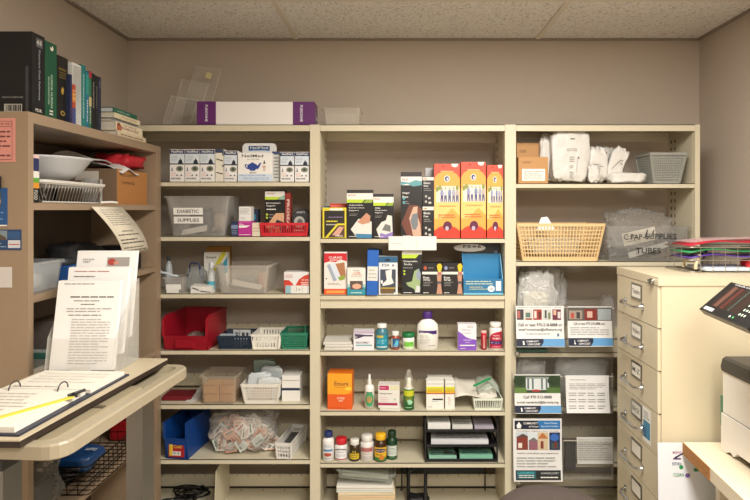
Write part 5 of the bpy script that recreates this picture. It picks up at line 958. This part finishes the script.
for k_, (a, b_, pt, col, lb_) in enumerate(((515, 546, 358, '#b4b8b4', 'rumpled clear bag at the left below the third right shelf'), (556, 608, 356, '#c4c8c6', 'crinkled clear bag of tubing parts below the third right shelf'))):
    loc = (wx((a+b_)/2, 2.84), 2.80, SHZ[2][3]+.0006); w_ = (b_-a)*2.84/FPX; h = wz(pt, 2.84)-SHZ[2][3]
    O('plastic_bag', blob(MB(), w_*1.15, .12, h*1.05, clear('ecece8', .8, .15, .8, 18), 80+k_, .16, 3, seg=36, pw=.5), lb_, 'bag', (loc[0], loc[1], loc[2]), 0, 'bags on the fourth right shelf')
    O('supply_packets', blob(MB(), w_*.8, .07, h*.62, mat(col, .55, bump=.5, scale=25), 86+k_, .25, 3.5), ('white folded packets inside the left rumpled bag', 'grey white tube parts inside the right crinkled bag')[k_], 'packets', (loc[0], loc[1]+.02, loc[2]+.004))

# ---- acrylic wall of flyer pockets hanging on the front of bay 3
YA = 2.715
ar = T('acrylic_display', 'clear acrylic literature display hanging on the right bay front', 'literature display', (wx(563, YA), YA+.025, 0))
xo = wx(563, YA); ACP = clear('d9d4c8', .03, .08); EDG = clear('e6e0d2', 1.2, .1)
zt_, zb_ = wz(345, YA), wz(497, YA)
MB().box(wx(512.5, YA)-xo, wx(615, YA)-xo, .003, .006, zb_, zf(300), ACP).build('back_panel', ar)
slots = [(514.5, 565, 305, 347), (566.5, 613.5, 306, 347), (512.5, 562, 374, 414), (564, 613, 374, 413), (512.5, 562, 430, 481), (563, 613, 438, 479)]
for (a, b_, p0, p1) in slots:
    x0, x1, z1, z0 = wx(a, YA)-xo, wx(b_, YA)-xo, wz(p0, YA), wz(p1, YA)
    mb = MB(); mb.box(x0, x1, -.030, -.0285, z0, z1-.01, ACP); mb.box(x0, x1, -.030, .003, z0, z0+.002, ACP); mb.box(x0, x0+.0015, -.0285, .003, z0+.002, z1, ACP); mb.box(x1-.0015, x1, -.0285, .003, z0+.002, z1, ACP)
    pk = mb.build('pocket', ar)
    MB().box(x0, x1, -.0315, -.0300, z1-.012, z1-.008, EDG).build('pocket_rim', pk)
for (px, py) in ((518.5, 355), (519.5, 484)):
    x, z = wx(px, YA)-xo, wz(py, YA); MB().loft([[(x+r_*math.cos(t_*.524), y, z+r_*math.sin(t_*.524)) for t_ in range(12)] for (r_, y) in ((.012, .003), (.012, -.004), (.008, -.007), (.003, -.0075))], mat('#b9b8b2', .25, .8), smooth=False).build('screw', ar)
def flyer(label, px0, px1, p0, p1, items, lean=.012, curl=.014, bottom=0, th=.004, kickx=0):
    Y = YA-.006; x0, x1, z1, z0 = wx(px0, Y), wx(px1, Y), wz(p0, Y), wz(p1, Y); xc = (x0+x1)/2; w_, h = x1-x0, z1-z0
    def g(a, b, k_):      # b from bottom 0 to top 1
        y = -.004*(1-b)-.012*(1-b)**3+.004*b; return ((a-.5)*w_+kickx*(1-b)*.5, y-k_, b*h)
    mb = MB(); n = 8; L_ = []
    for j in range(n+1):
        b = j/n; p, q_ = g(0, b, 0), g(1, b, 0); L_.append([p, q_, (q_[0], q_[1]+th, q_[2]), (p[0], p[1]+th, p[2])])
    mb.loft(L_, mat('#dedcd8', .5)); art(mb, g, items, 1, 6)
    return O('flyer_stack', mb, label, 'flyer', (xc, Y-.006, z0), 0, 'flyers in the acrylic display')
def logo(v0, v1, tail='#5f97c4', dark='#151f38', msg=None, u=.0):
    m_ = (v0+v1)/2; h = v1-v0
    it = [('r', 0, v0, 1, v1, tail), ('p', [(0,v0),(.50,v0),(.56,v0+h*.5),(.56,v1),(0,v1)], dark), ('p', [(.04,m_),(.09,m_+h*.36),(.14,m_),(.12,m_),(.12,m_-h*.3),(.05,m_-h*.3),(.05,m_)], W), ('p', [(.10,m_-.0*h),(.14,m_+h*.24),(.18,m_),(.165,m_),(.165,m_-h*.3),(.13,m_-h*.3),(.13,m_)], W), ('t', 'COMMUNITY', .33, m_+h*.16, .26, h*.24, W), ('t', 'LOAN CLOSET', .36, m_-h*.22, .26, h*.26, W)]
    return it
ph = lambda u, v, w_, h, c: ('r', u, v, u+w_, v+h, c)
flyer('upper left flyer with a strip of people pictures and bold phone line', 515.8, 563.5, 306, 346, [('t', 'Helping you stay active at home and in your life', .5, .965, .9, .03, '#5a5a58'), ph(.02,.66,.14,.26,'#3c3a3c'), ph(.03,.70,.06,.18,'#a8605a'), ph(.17,.66,.17,.26,'#c9c4bc'), ph(.2,.72,.1,.12,'#5a7468'), ph(.2,.66,.14,.04,'#8a4a34'), ph(.36,.66,.18,.26,'#9a3a30'), ph(.38,.7,.05,.18,'#d8cec4'), ph(.47,.7,.05,.16,'#5a2a24'), ph(.56,.66,.18,.26,'#c2c2bc'), ph(.6,.7,.04,.2,'#3c4448'), ph(.67,.68,.05,.16,'#6a7a5a'), ph(.76,.66,.18,.26,'#6a2c3c'), ph(.78,.78,.06,.12,'#d8a890'), ph(.87,.7,.06,.16,'#c9c4c0'), ('t', 'Call or text 970-218-8888 or', .5, .54, .92, .075, '#3a3a3c'), ('t', 'email lovecloset@offnature.org', .5, .42, .9, .08, '#3a3a3c'), ('l', .2, .3, .75, .35, 1, '#9a9a98'), ('r', .85, .26, .89, .33, '#4a6a8a')]+logo(.02, .2))
flyer('upper right flyer with dark banner pictures above bold phone line', 567.3, 611.5, 306.5, 345.5, [ph(0,.64,1,.34,'#5a5650'), ph(.03,.68,.3,.22,'#9a8a7c'), ph(.08,.7,.06,.14,'#b04038'), ph(.20,.7,.08,.16,'#3c3a38'), ph(.38,.66,.28,.28,'#7a2a22'), ph(.44,.72,.12,.16,'#c9a898'), ph(.68,.66,.3,.28,'#9aa0a0'), ('t', 'Call or text 970-218-8888 and', .48, .57, .7, .07, '#2c2c2e'), ('l', .05, .28, .92, .5, 4, '#9a9a98')]+logo(.02, .21))
flyer('middle left flyer with a white porch house among trees', 514.2, 560, 374.5, 412, [ph(0,.52,1,.46,'#31462a'), ph(.25,.60,.5,.34,'#cdd2d0'), ph(.28,.62,.04,.3,'#5a6a6c'), ph(.38,.62,.04,.3,'#5a6a6c'), ph(.58,.62,.04,.3,'#5a6a6c'), ph(.68,.62,.04,.3,'#5a6a6c'), ph(.0,.52,.26,.14,'#5c7a3a'), ph(.7,.52,.3,.14,'#4a6a30'), ('e', .47, .585, .1, .03, '#a83a3a'), ('e', .86, .84, .14, .12, '#24361e'), ('e', .1, .84, .12, .12, '#24361e'), ('r', .25, .9, .75, .94, '#8a8c88'), ('t', 'Call 970 512-8888', .5, .42, .62, .075, '#2a2a2c'), ('t', 'e-mail vandenhof@farrenia.org', .5, .28, .9, .08, '#2a2a2c')]+logo(.02, .2))
flyer('middle right flyer, a plain white text sheet with a grid of names', 565.5, 608.5, 375.5, 411.5, [('l', .1, .86, .5, .92, 1, '#9a9a98'), ('l', .08, .62, .92, .80, 4, '#85857f')]+[('l', .06+.22*i, .1+.17*j, .24+.22*i, .22+.17*j, 2, '#77756f') for i in range(4) for j in range(3)])
flyer('large bottom left flyer with house photos under a blue header', 513, 561.5, 418.5, 479.5, [('r', .03, .83, .97, .97, '#111a30'), ('p', [(.55,.83),(.97,.83),(.97,.97),(.5,.97)], '#2c6ea8'), ('p', [(.06,.88),(.12,.95),(.18,.88),(.16,.88),(.16,.845),(.08,.845),(.08,.88)], W), ('t', 'COMMUNITY', .36, .925, .3, .035, W), ('t', 'of loan', .42, .875, .2, .03, W), ('t', 'Your Home', .77, .93, .28, .03, '#cfe4f4'), ('t', 'Improve Comfort', .76, .875, .36, .032, '#cfe4f4'), ('t', 'Committing to Helping you stay in the home', .5, .80, .88, .025, '#6a6a68'),
    ph(.05,.50,.30,.28,'#b9c4cc'), ph(.07,.50,.24,.2,'#7c3428'), ('p', [(.05,.7),(.2,.76),(.34,.7)], '#5a4038'), ph(.1,.53,.08,.08,'#d8cfc4'), ph(.30,.50,.22,.28,'#ccd2d4'), ph(.32,.50,.2,.14,'#8a5a68'), ('p', [(.30,.64),(.42,.7),(.52,.64)], '#6f6a68'), ph(.5,.50,.22,.28,'#c6b492'), ('p', [(.5,.68),(.6,.78),(.72,.68)], '#b06c3a'), ph(.56,.52,.06,.12,'#7a3028'), ph(.74,.50,.22,.28,'#1b2c50'), ('e', .85, .70, .09, .06, '#3464b0'), ph(.78,.52,.14,.1,'#3a4a44'), ph(.84,.52,.05,.12,'#6a2a2c'), ('t', 'Call for more about your experience', .5, .445, .84, .03, '#2c3a30'), ('l', .06, .22, .94, .40, 4, '#9a9c9a'), ('r', .04, .03, .96, .18, '#1f2422'), ('r', .06, .05, .45, .17, '#1f5a62'), ('t', 'LARIMER', .25, .14, .34, .03, '#4ab0b8'), ('l', .1, .06, .44, .12, 2, W), ('t', 'LOANCLOSET', .74, .135, .36, .03, '#c8cac8'), ('l', .55, .05, .9, .1, 1, W)], th=.005)
mb = MB().box(0, .165, 0, .020, 0, .115, mat('#c6c4be', .6)); art(mb, plane_f((0, 0, 0), (.165, 0, 0), (0, 0, .115)), [('l', .05, .2, .95, .95, 8, '#8e8c86')])
mb = MB(); mb.hexa([(0,0,0),(.165,0,.0),(.165,.006,.0),(0,.006,0),(0,.010,.118),(.165,.010,.118),(.165,.017,.118),(0,.017,.118)], mat('#c6c4be', .6)); art(mb, plane_f((0,0,0), (.165,0,0), (0,.010,.118)), [('l', .04, .14, .96, .96, 10, '#8e8c86'), ('r', 0, 0, 1, .1, '#dcdad4')])
O('flyer_stack', mb, 'thick stack of closely printed leaflets in the bottom right pocket', 'leaflets', (wx(577.5, YA), YA+.001, wz(464, YA)), 0, 'flyers in the acrylic display')
mb = MB(); mb.box(0, .05, 0, .018, 0, .13, '#232325'); O('black_holder', mb, 'black upright card in the bottom right acrylic pocket', 'card', (wx(565, YA), YA-.002, wz(470, YA)), 0)

# ------------------------------------------------------------------ books on the bookcase
def book(label, y0, y1, h, w_, col, items, xoff=0, z=BT, pages='#cfc8b8', front_items=(), group='books standing on the bookcase', round_=False):
    x = -1.118+xoff; t = y1-y0-.0008; r = T('book', label, 'book', (x, y0, z+.0006), 0, group); cm = mat(col, .6)
    mb = MB(); mb.box(-w_, 0, 0, .003, 0, h, cm); mb.box(-w_, 0, t-.003, t, 0, h, cm); mb.box(-.003, 0, .003, t-.003, 0, h, cm)
    art(mb, plane_f((0, 0, 0), (0, t, 0), (0, 0, h)), items)
    if front_items: art(mb, plane_f((-w_, 0, 0), (w_, 0, 0), (0, 0, h)), front_items)
    mb.build('cover', r)
    if t > .008: MB().box(-w_+.005, -.004, .0035, t-.0035, .004, h-.004, mat(pages, .8)).build('pages', r)
    return r
EM = '#c9c4b8'
book('thick black book nearest the camera with a white barcode label', 1.800, 1.866, .253, .19, '#08090c', [('tv', 'Physicians Desk Reference', .55, .5, .18, .62, '#9a9a9c'), ('r', .3, .84, .8, .95, '#57585c'), ('t', '65', .55, .9, .4, .05, EM), ('t', 'PDR', .5, .06, .5, .04, EM)], front_items=[('r', .55, .02, .84, .12, '#b8b6ae')]+[('r', .58+.028*i, .035, .59+.028*i+.006*(i % 3), .11, '#1a1a1a') for i in range(9)]+[('t', 'HEALTH & MEDICINE', .69, .20, .34, .02, '#8d8d8d'), ('r', .90, .02, .95, .58, '#3a3b40')])
book('bright green thick book with a white leaf mark', 1.867, 1.932, .246, .18, '#0e4a31', [('tv', 'CLINICAL NURSING', .55, .36, .16, .44, '#b8ccb8'), ('tv', 'DIAGNOSIS', .3, .36, .1, .36, '#b8ccb8'), ('e', .55, .93, .14, .035, '#d9d6c0'), ('e', .5, .95, .07, .02, '#0e4a31'), ('tv', 'll', .5, .08, .3, .06, EM)])
book('thick black book with gold lettering and emblem', 1.933, 1.997, .218, .17, '#0c0b08', [('t', 'REFERENCE', .5, .80, .7, .035, '#8a7434'), ('l', .2, .66, .85, .77, 3, '#7a6830'), ('p', [(.35,.48),(.5,.54),(.62,.50),(.55,.42),(.42,.42)], '#a88c3c'), ('e', .5, .13, .22, .04, '#8a7434'), ('e', .5, .13, .1, .02, '#15140f')])
book('small navy paperback pushed forward between black and white books', 1.985, 1.999, .165, .10, '#1b2342', [('r', .2, .1, .8, .9, '#232c52')], xoff=.013)
book('small red and orange paperback in front of the white spiral book', 2.000, 2.022, .135, .10, '#a4402a', [('r', 0, .55, 1, .8, '#c07a34'), ('r', 0, .0, 1, .4, '#31467c'), ('l', .1, .6, .9, .9, 3, '#d8b070')], xoff=.013)
r_ = book('white spiral-bound book beside the teal book', 2.0225, 2.080, .215, .17, '#cfcfc9', [('r', 0, 0, 1, 1, '#d4d4ce')]+[('r', .0, .02+.0245*i, .9, .028+.0245*i, '#8f8f8b') for i in range(39)], pages='#d6d6d0')
book('wide teal book with white upright lettering', 2.081, 2.112, .222, .17, '#1c7270', [('tv', 'INTRAVENOUS NURSING', .5, .5, .26, .7, '#b8d4d0')])
book('teal and blue book with a pale band, right of the wide teal one', 2.1125, 2.132, .205, .17, '#236a88', [('r', 0, .6, 1, .95, '#2f8a84'), ('tv', 'MANUAL', .5, .3, .4, .4, '#cfe0dc')])
book('thin green book with a dark red top', 2.1325, 2.152, .212, .17, '#2c6b4c', [('r', 0, .88, 1, 1, '#a02434'), ('r', 0, .4, 1, .55, '#b8a878'), ('tv', 'DRUG', .5, .25, .4, .3, EM)])
book('black book with silver upright lettering near the end of the row', 2.153, 2.178, .208, .17, '#101113', [('tv', 'NUTRITION', .5, .62, .34, .45, '#a8a89c')])
book('plain black book next to last in the row', 2.1785, 2.200, .205, .17, '#0e0f12', [('tv', 'DICTIONARY', .5, .6, .3, .4, '#84847c')])
book('dark slate book at the far end of the row', 2.2005, 2.222, .206, .17, '#23283c', [('r', .2, .8, .8, .92, '#4a5068')])
def flat(label, y0, y1, z0, t, w_, col, items, xoff=0, pages='#cfc8b8', rz=0):
    r = T('book', label, 'book', (-1.122+xoff, y0, BT+.0008+z0), math.radians(rz), 'books lying at the far end of the bookcase'); cm = mat(col, .5); l = y1-y0
    mb = MB(); mb.box(-w_, 0, 0, l, 0, .0018, cm); mb.box(-w_, 0, 0, l, t-.0018, t, cm); mb.box(-.002, 0, 0, l, .0018, t-.0018, cm)
    art(mb, plane_f((0, 0, 0), (0, l, 0), (0, 0, t)), items); mb.build('cover', r)
    MB().box(-w_+.003, -.0025, .003, l-.003, .0022, t-.0022, mat(pages, .8)).build('pages', r)
flat('cream paperback at the very bottom of the lying pile', 2.335, 2.60, 0, .022, .14, '#cfc0a0', [('l', .1, .2, .95, .8, 1, '#8a6a4a')], .012)
flat('thick cream book with brown lettering and flower print in the pile', 2.33, 2.575, .023, .036, .15, '#d9cdb0', [('t', 'THE CARE OF', .5, .75, .5, .16, '#7a4a34'), ('t', 'MOTHER & CHILD', .5, .4, .66, .28, '#8a2c20'), ('p', [(.03,.05),(.18,.05),(.2,.6),(.1,.95),(.04,.8)], '#a8603c'), ('e', .1, .7, .05, .16, '#6a3a24')], .008)
flat('slim grey paperback in the middle of the lying pile', 2.335, 2.56, .060, .012, .14, '#8f9294', [('l', .1, .3, .9, .7, 1, '#5a5a5a')], -.008)
flat('cream book with faint brown print second from the top of the pile', 2.33, 2.565, .073, .020, .15, '#d6c9a8', [('t', 'Caring for your child', .55, .5, .6, .4, '#9a7a54')], .002)
flat('green-spined book lying on top of the pile', 2.33, 2.545, .094, .020, .14, '#1f5a48', [('t', 'NURSING CARE', .4, .5, .5, .35, '#a8c0b0')], -.002, pages='#c9c9c9')

# ------------------------------------------------------------------ things inside the bookcase
z1, z2, z3, z4 = [z+.0006 for z in BZ]
mb = MB(); mb.box(-.06, 0, 0, .035, 0, .148, '#1c2856'); art(mb, plane_f((0,0,0), (0,.035,0), (0,0,.148)), [('r', 0, 0, 1, .3, K), ('r', 0, .3, 1, .42, '#d08a2c'), ('r', 0, .42, 1, .52, '#5a9a3a'), ('r', 0, .52, 1, .66, '#dcd8d0'), ('r', 0, .93, 1, 1, '#d8b8b0'), ('tv', 'FOOD', .5, .16, .5, .2, EM)]); art(mb, plane_f((-.06,0,0), (.06,0,0), (0,0,.148)), [('r', 0, 0, 1, .3, K), ('r', 0, .3, 1, .42, '#d08a2c'), ('r', 0, .42, 1, .52, '#5a9a3a'), ('r', 0, .52, 1, .66, '#dcd8d0'), ('t', 'OM', .7, .15, .4, .1, EM)])
O('food_box', mb, 'blue and black printed box at the near end of the bookcase shelf', 'box', (-1.115, 1.795, z1))
# dish rack with bowl
dr_ = T('dish_rack', 'white wire dish rack on the upper bookcase shelf', 'dish rack', (-1.245, 2.075, z1))
WR = mat('#d2cfc6', .35); mb = MB(); mb.loft([rr(.24,.40,.03,.062,0,0), rr(.25,.41,.03,.068,0,0), rr(.25,.41,.03,.076,0,0), rr(.22,.38,.03,.076,0,0), rr(.22,.38,.03,.062,0,0), rr(.24,.40,.03,.062,0,0)], WR, cap0=False, cap1=False); mb.build('rim', dr_)
mb = MB()
for i in range(20):
    y = -.18+.36*i/19; mb.tube([(.115, y, .064), (.10, y, .006), (.0, y, .004), (-.10, y, .006), (-.115, y, .064)], .0024, WR, 5)
for x in (-.1, 0, .1): mb.tube([(x, -.18, .004), (x, .18, .004)], .003, WR, 5)
mb.build('wire_frame', dr_)
O('mixing_bowl', MB().lathe([(.06, 0), (.075, .002), (.12, .03), (.150, .074), (.158, .080), (.153, .082), (.140, .068), (.11, .03), (.065, .010), (.0005, .009)], mat('#c4c6c8', .3), seg=40), 'white round bowl resting on the wire dish rack', 'bowl', (-1.236, 2.05, z1+.0775))
O('drinking_glass', MB().lathe([(.0005, 0), (.026, .001), (.032, .10), (.030, .10), (.024, .005), (.0005, .004)], clear('e0e0dc', .2, .08)), 'clear drinking glass between dish rack and cardboard box', 'glass', (-1.2, 2.30, z1))
O('white_spoon', MB().tube([(0, 0, .006), (.02, .05, .008), (.02, .09, .006)], .005, W, 6), 'small white plastic spoon lying beside the dish rack', 'spoon', (-1.125, 2.23, z1))
cbx = T('cardboard_box', 'open brown cardboard box on the upper bookcase shelf', 'box', (-1.25, 2.52, z1))
mb = MB(); KB = mat('#a8723c', .7, var=.06); mb.box(-.12, .12, -.15, .14, 0, .004, KB); mb.box(-.12, .12, -.15, -.146, .004, .145, mat('#77604a', .7)); mb.box(-.12, .12, .136, .14, .004, .145, KB); mb.box(-.12, -.116, -.146, .136, .004, .145, KB); mb.box(.116, .12, -.146, .136, .004, .145, KB)
art(mb, plane_f((.12, -.15, 0), (0, .29, 0), (0, 0, .145)), [('t', 'RECORDS', .32, .84, .4, .07, '#5a3a1c'), ('t', 'OFFICE', .36, .62, .4, .08, '#5a3a1c')]); art(mb, plane_f((-.12, -.15, 0), (.24, 0, 0), (0, 0, .145)), [('r', .3, .68, .7, .93, '#c9c2b4'), ('r', .72, .0, .76, .7, '#d2cfc8')])
mb.build('box_body', cbx)
f_ = lambda a, b: (-.14+.20*a, -.22+.36*b, .150+.035*math.sin(a*2.8)*(1-b)+.022*(1-b)+.008*math.sin(b*9+a*5))
O('paper_bag', sheet(MB(), 0, 0, mat('#b9b3ac', .7), f_, 10, .003, 8), 'crumpled grey-white bag lying over the cardboard box', 'bag', (-1.25, 2.52, z1))
f_ = lambda a, b: (-.10+.235*a, -.14+.16*b, .168-.03*max(0, a-.75)*4+.01*math.sin(b*7+a*5))
O('paper_sheet', sheet(MB(), 0, 0, mat('#d4d3d0', .7), f_, 10, .002, 10), 'white paper draped over the edge of the cardboard box', 'paper', (-1.25, 2.53, z1))
O('fabric_bag', blob(MB(), .20, .25, .075, mat('#b01a26', .6, bump=.5, scale=18), 91, .2, 3, cy=0), 'crumpled bright red cloth bag on top of the cardboard box', 'bag', (-1.20, 2.56, z1+.150))
# hanging instructions
f_ = lambda a, b: (-1.092+.05*math.sin(b*2.2)*.8, 2.10+.235*a+.175*b, 1.562-.188*b)
mb = MB(); sheet(mb, 0, 0, mat('#d8cfba', .7), f_, 10, .0006, 1)
g_ = lambda a, b, k_: tuple(Vector(f_(a, 1-b))+Vector((k_+.0005, -.0002, 0)))
art(mb, g_, [('l', .15, .62, .85, .96, 8, '#8a867e'), ('t', 'INSTRUCTIONS', .5, .5, .4, .03, '#3a3834'), ('l', .1, .40, .9, .46, 1, '#3a3834'), ('l', .08, .22, .9, .36, 2, '#4a4844'), ('l', .08, .06, .9, .18, 2, '#6a6862')], 1, 3)
O('instruction_sheet', mb, 'long white instruction sheet hanging from the upper bookcase shelf', 'paper', (0, 0, 0))
# second shelf
t = T('storage_tub', 'small clear tub with white contents near the front of the bookcase', 'tub', (-1.2, 1.80, z2))
tub(MB(), .16, .18, .14, .16, .095, clear('cfd2d0', .35, .2), r=.02).build('tub_body', t)
O('cotton_roll', blob(MB(), .10, .10, .055, mat('#d9d6ce', .8), 93, .12, 2), 'white cotton roll inside the small clear tub', 'cotton', (-1.19, 1.83, z2+.004))
O('blue_box', rbox(MB(), -.1, .05, 0, .09, 0, .065, .01, mat('#1f4b86', .45)), 'blue plastic box behind the small clear tub', 'box', (-1.18, 2.03, z2))
O('black_tin', MB().lathe([(.0005, 0), (.05, 0), (.052, .003), (.052, .022), (.0005, .024)], mat('#2a2c30', .4)), 'dark round tin on top of the blue plastic box', 'tin', (-1.2, 2.08, z2+.0655))
O('black_case', MB().box(-.08, .06, 0, .10, 0, .105, mat('#18191c', .5)), 'black case at the far end of the second bookcase shelf', 'case', (-1.2, 2.52, z2))
O('dark_pouch', blob(MB(), .18, .25, .14, mat('#1c1b1c', .7), 95, .15, 2), 'soft black pouch in the middle of the second bookcase shelf', 'pouch', (-1.27, 2.2, z2))
# third shelf: magazines and trays
for k_, (c, lb_) in enumerate((('#8a8f94', 'lowest grey magazine of the pile on the third bookcase shelf'), ('#5b6e80', 'second blue-grey magazine of the pile on the third bookcase shelf'), ('#b8a48a', 'third tan magazine of the pile on the third bookcase shelf'), ('#b9c0c4', 'fourth pale magazine of the pile on the third bookcase shelf'), ('#a8b0ac', 'top colourful magazine of the pile on the third bookcase shelf'))):
    mb = MB(); rbox(mb, -.105, .105, 0, .27, 0, .030, .004, mat('#cfcbc2', .7)); mb.box(-.1055, .1055, -.0005, .2705, .012, .014, c)
    art(mb, plane_f((-.105, 0, .030), (.21, 0, 0), (0, .27, 0)), [('r', .02, .02, .98, .98, c), ('r', .3, .1, .7, .4, '#a8442c'), ('r', .15, .5, .9, .8, '#3a7a6a'), ('l', .1, .85, .9, .95, 1, W)])
    O('magazine', mb, lb_, 'magazine', (-1.225, 1.80, z3+k_*.0305), math.radians([0, 3, -2, 2, -3][k_]), 'magazines piled on the third bookcase shelf')
O('grey_carton', MB().box(-.1, .09, 0, .16, 0, .24, mat('#6d645c', .6)), 'plain grey-brown carton behind the magazine pile', 'box', (-1.24, 2.12, z3))
O('black_tray', rbox(MB(), -.12, .11, 0, .22, 0, .05, .01, mat('#202124', .4)), 'black plastic tray at the far end of the third bookcase shelf', 'tray', (-1.235, 2.35, z3))
# fourth shelf: black wire basket
WB = mat('#121212', .4, .5)
O('wire_basket', wire_basket(MB(), .27, .46, .10, WB, .0022, .034, .02), 'black wire mesh basket on the low bookcase shelf under the table', 'basket', (-1.215, 2.06, z4))
f_ = lambda a, b: 0
mb = blob(MB(), .16, .17, .06, mat('#173f6e', .35, bump=.2, scale=20), 97, .12, 2, pw=.4); art(mb, plane_f((.02, .05, .0585), (.05, 0, 0), (0, .06, 0)), [('t', 'WIPES', .5, .5, .9, .4, '#c9d4dc')], base=.003)
O('wipes_pack', mb, 'dark blue soft pack of wipes lying in the black wire basket', 'package', (-1.19, 2.12, z4+.045))
O('cable', MB().tube([(-.08+.06*math.cos(i*.6)+.002*i, .1+.07*math.sin(i*.6), .012+.03*(.5+.5*math.sin(i*.5))+.0008*i) for i in range(40)], .005, K, 6), 'thick black cable coiled inside the black wire basket', 'cable', (-1.17, 1.98+.1, z4+.004))
O('red_case', rbox(MB(), -.06, .07, 0, .14, 0, .14, .02, mat('#a3131d', .4)), 'red case behind the black wire basket in the bookcase', 'case', (-1.19, 2.54, z4))
mb = blob(MB(), .22, .22, .21, clear('9c9c98', .5, .2, .5, 14), 99, .12, 2.4, pw=.6)
O('plastic_bag', mb, 'grey plastic bag at the near end of the low bookcase shelf', 'bag', (-1.22, 1.80, z4))
O('black_device', rbox(MB(), -.06, .07, 0, .10, 0, .13, .02, mat('#26272a', .4)), 'black device inside the grey plastic bag', 'device', (-1.21, 1.86, z4+.004))

# ------------------------------------------------------------------ papers on the bookcase side
YS = BY0-.0006
def pinned(name, label, cat, px0, px1, p0, p1, col, items, left=None):
    x0, x1, z1_, z0_ = wx(px0, YS), wx(px1, YS), wz(p0, YS), wz(p1, YS); w_ = x1-x0
    mb = MB().box(0, w_, -.0012, 0, 0, z1_-z0_, mat(col, .6)); art(mb, plane_f((0, -.0012, 0), (w_, 0, 0), (0, 0, z1_-z0_)), items); O(name, mb, label, cat, (x0, YS, z0_))
pinned('notice_sheet', 'salmon pink notice sheet taped on the bookcase side', 'notice', -45, 15.4, 118, 162, '#d08c80', [('r', .74, .80, .94, .93, '#6a3a38'), ('r', .745, .81, .935, .92, '#d08c80'), ('t', 'BY THE', .84, .865, .14, .05, '#6a3a38'), ('l', .1, .1, .92, .75, 6, '#6a3a38'), ('r', .95, .05, .955, .95, '#6a3a38'), ('r', .1, .05, .95, .06, '#6a3a38')])
pinned('brochure', 'blue glossy brochure taped on the bookcase side below the clip', 'brochure', -30, 7.5, 188, 226, '#1f4f86', [('r', .1, .5, .85, .9, '#3a4e60'), ('e', .7, .65, .14, .1, '#a89080'), ('r', .0, .0, 1, .03, W), ('l', .1, .15, .9, .4, 3, '#7aa0c8')])
pinned('photo_card', 'navy card with house photo and logo squares on the bookcase side', 'card', -22, 21.5, 229.5, 250, '#24406a', [('r', .2, .5, .68, .95, '#7a8c94'), ('p', [(.25,.55),(.45,.85),(.66,.6),(.66,.5),(.25,.5)], '#5a4a3c'), ('r', .7, .55, .98, .9, '#2c5280'), ('r', .7, .1, .98, .48, '#c9ccd0'), ('r', .72, .25, .96, .30, '#b0503c'), ('l', .2, .1, .66, .4, 2, '#8aa0bc')])
pinned('index_card', 'blank white card taped lowest on the bookcase side', 'card', -20, 12, 267, 287.5, '#c9c4be', [])
mb = MB(); rbox(mb, wx(-20, YS), wx(2.3, YS), YS-.016, YS, wz(189, YS), wz(176, YS), .006, mat('#101114', .4)); O('magnet_clip', mb, 'black magnetic clip above the blue brochure', 'clip', (0, 0, 0))
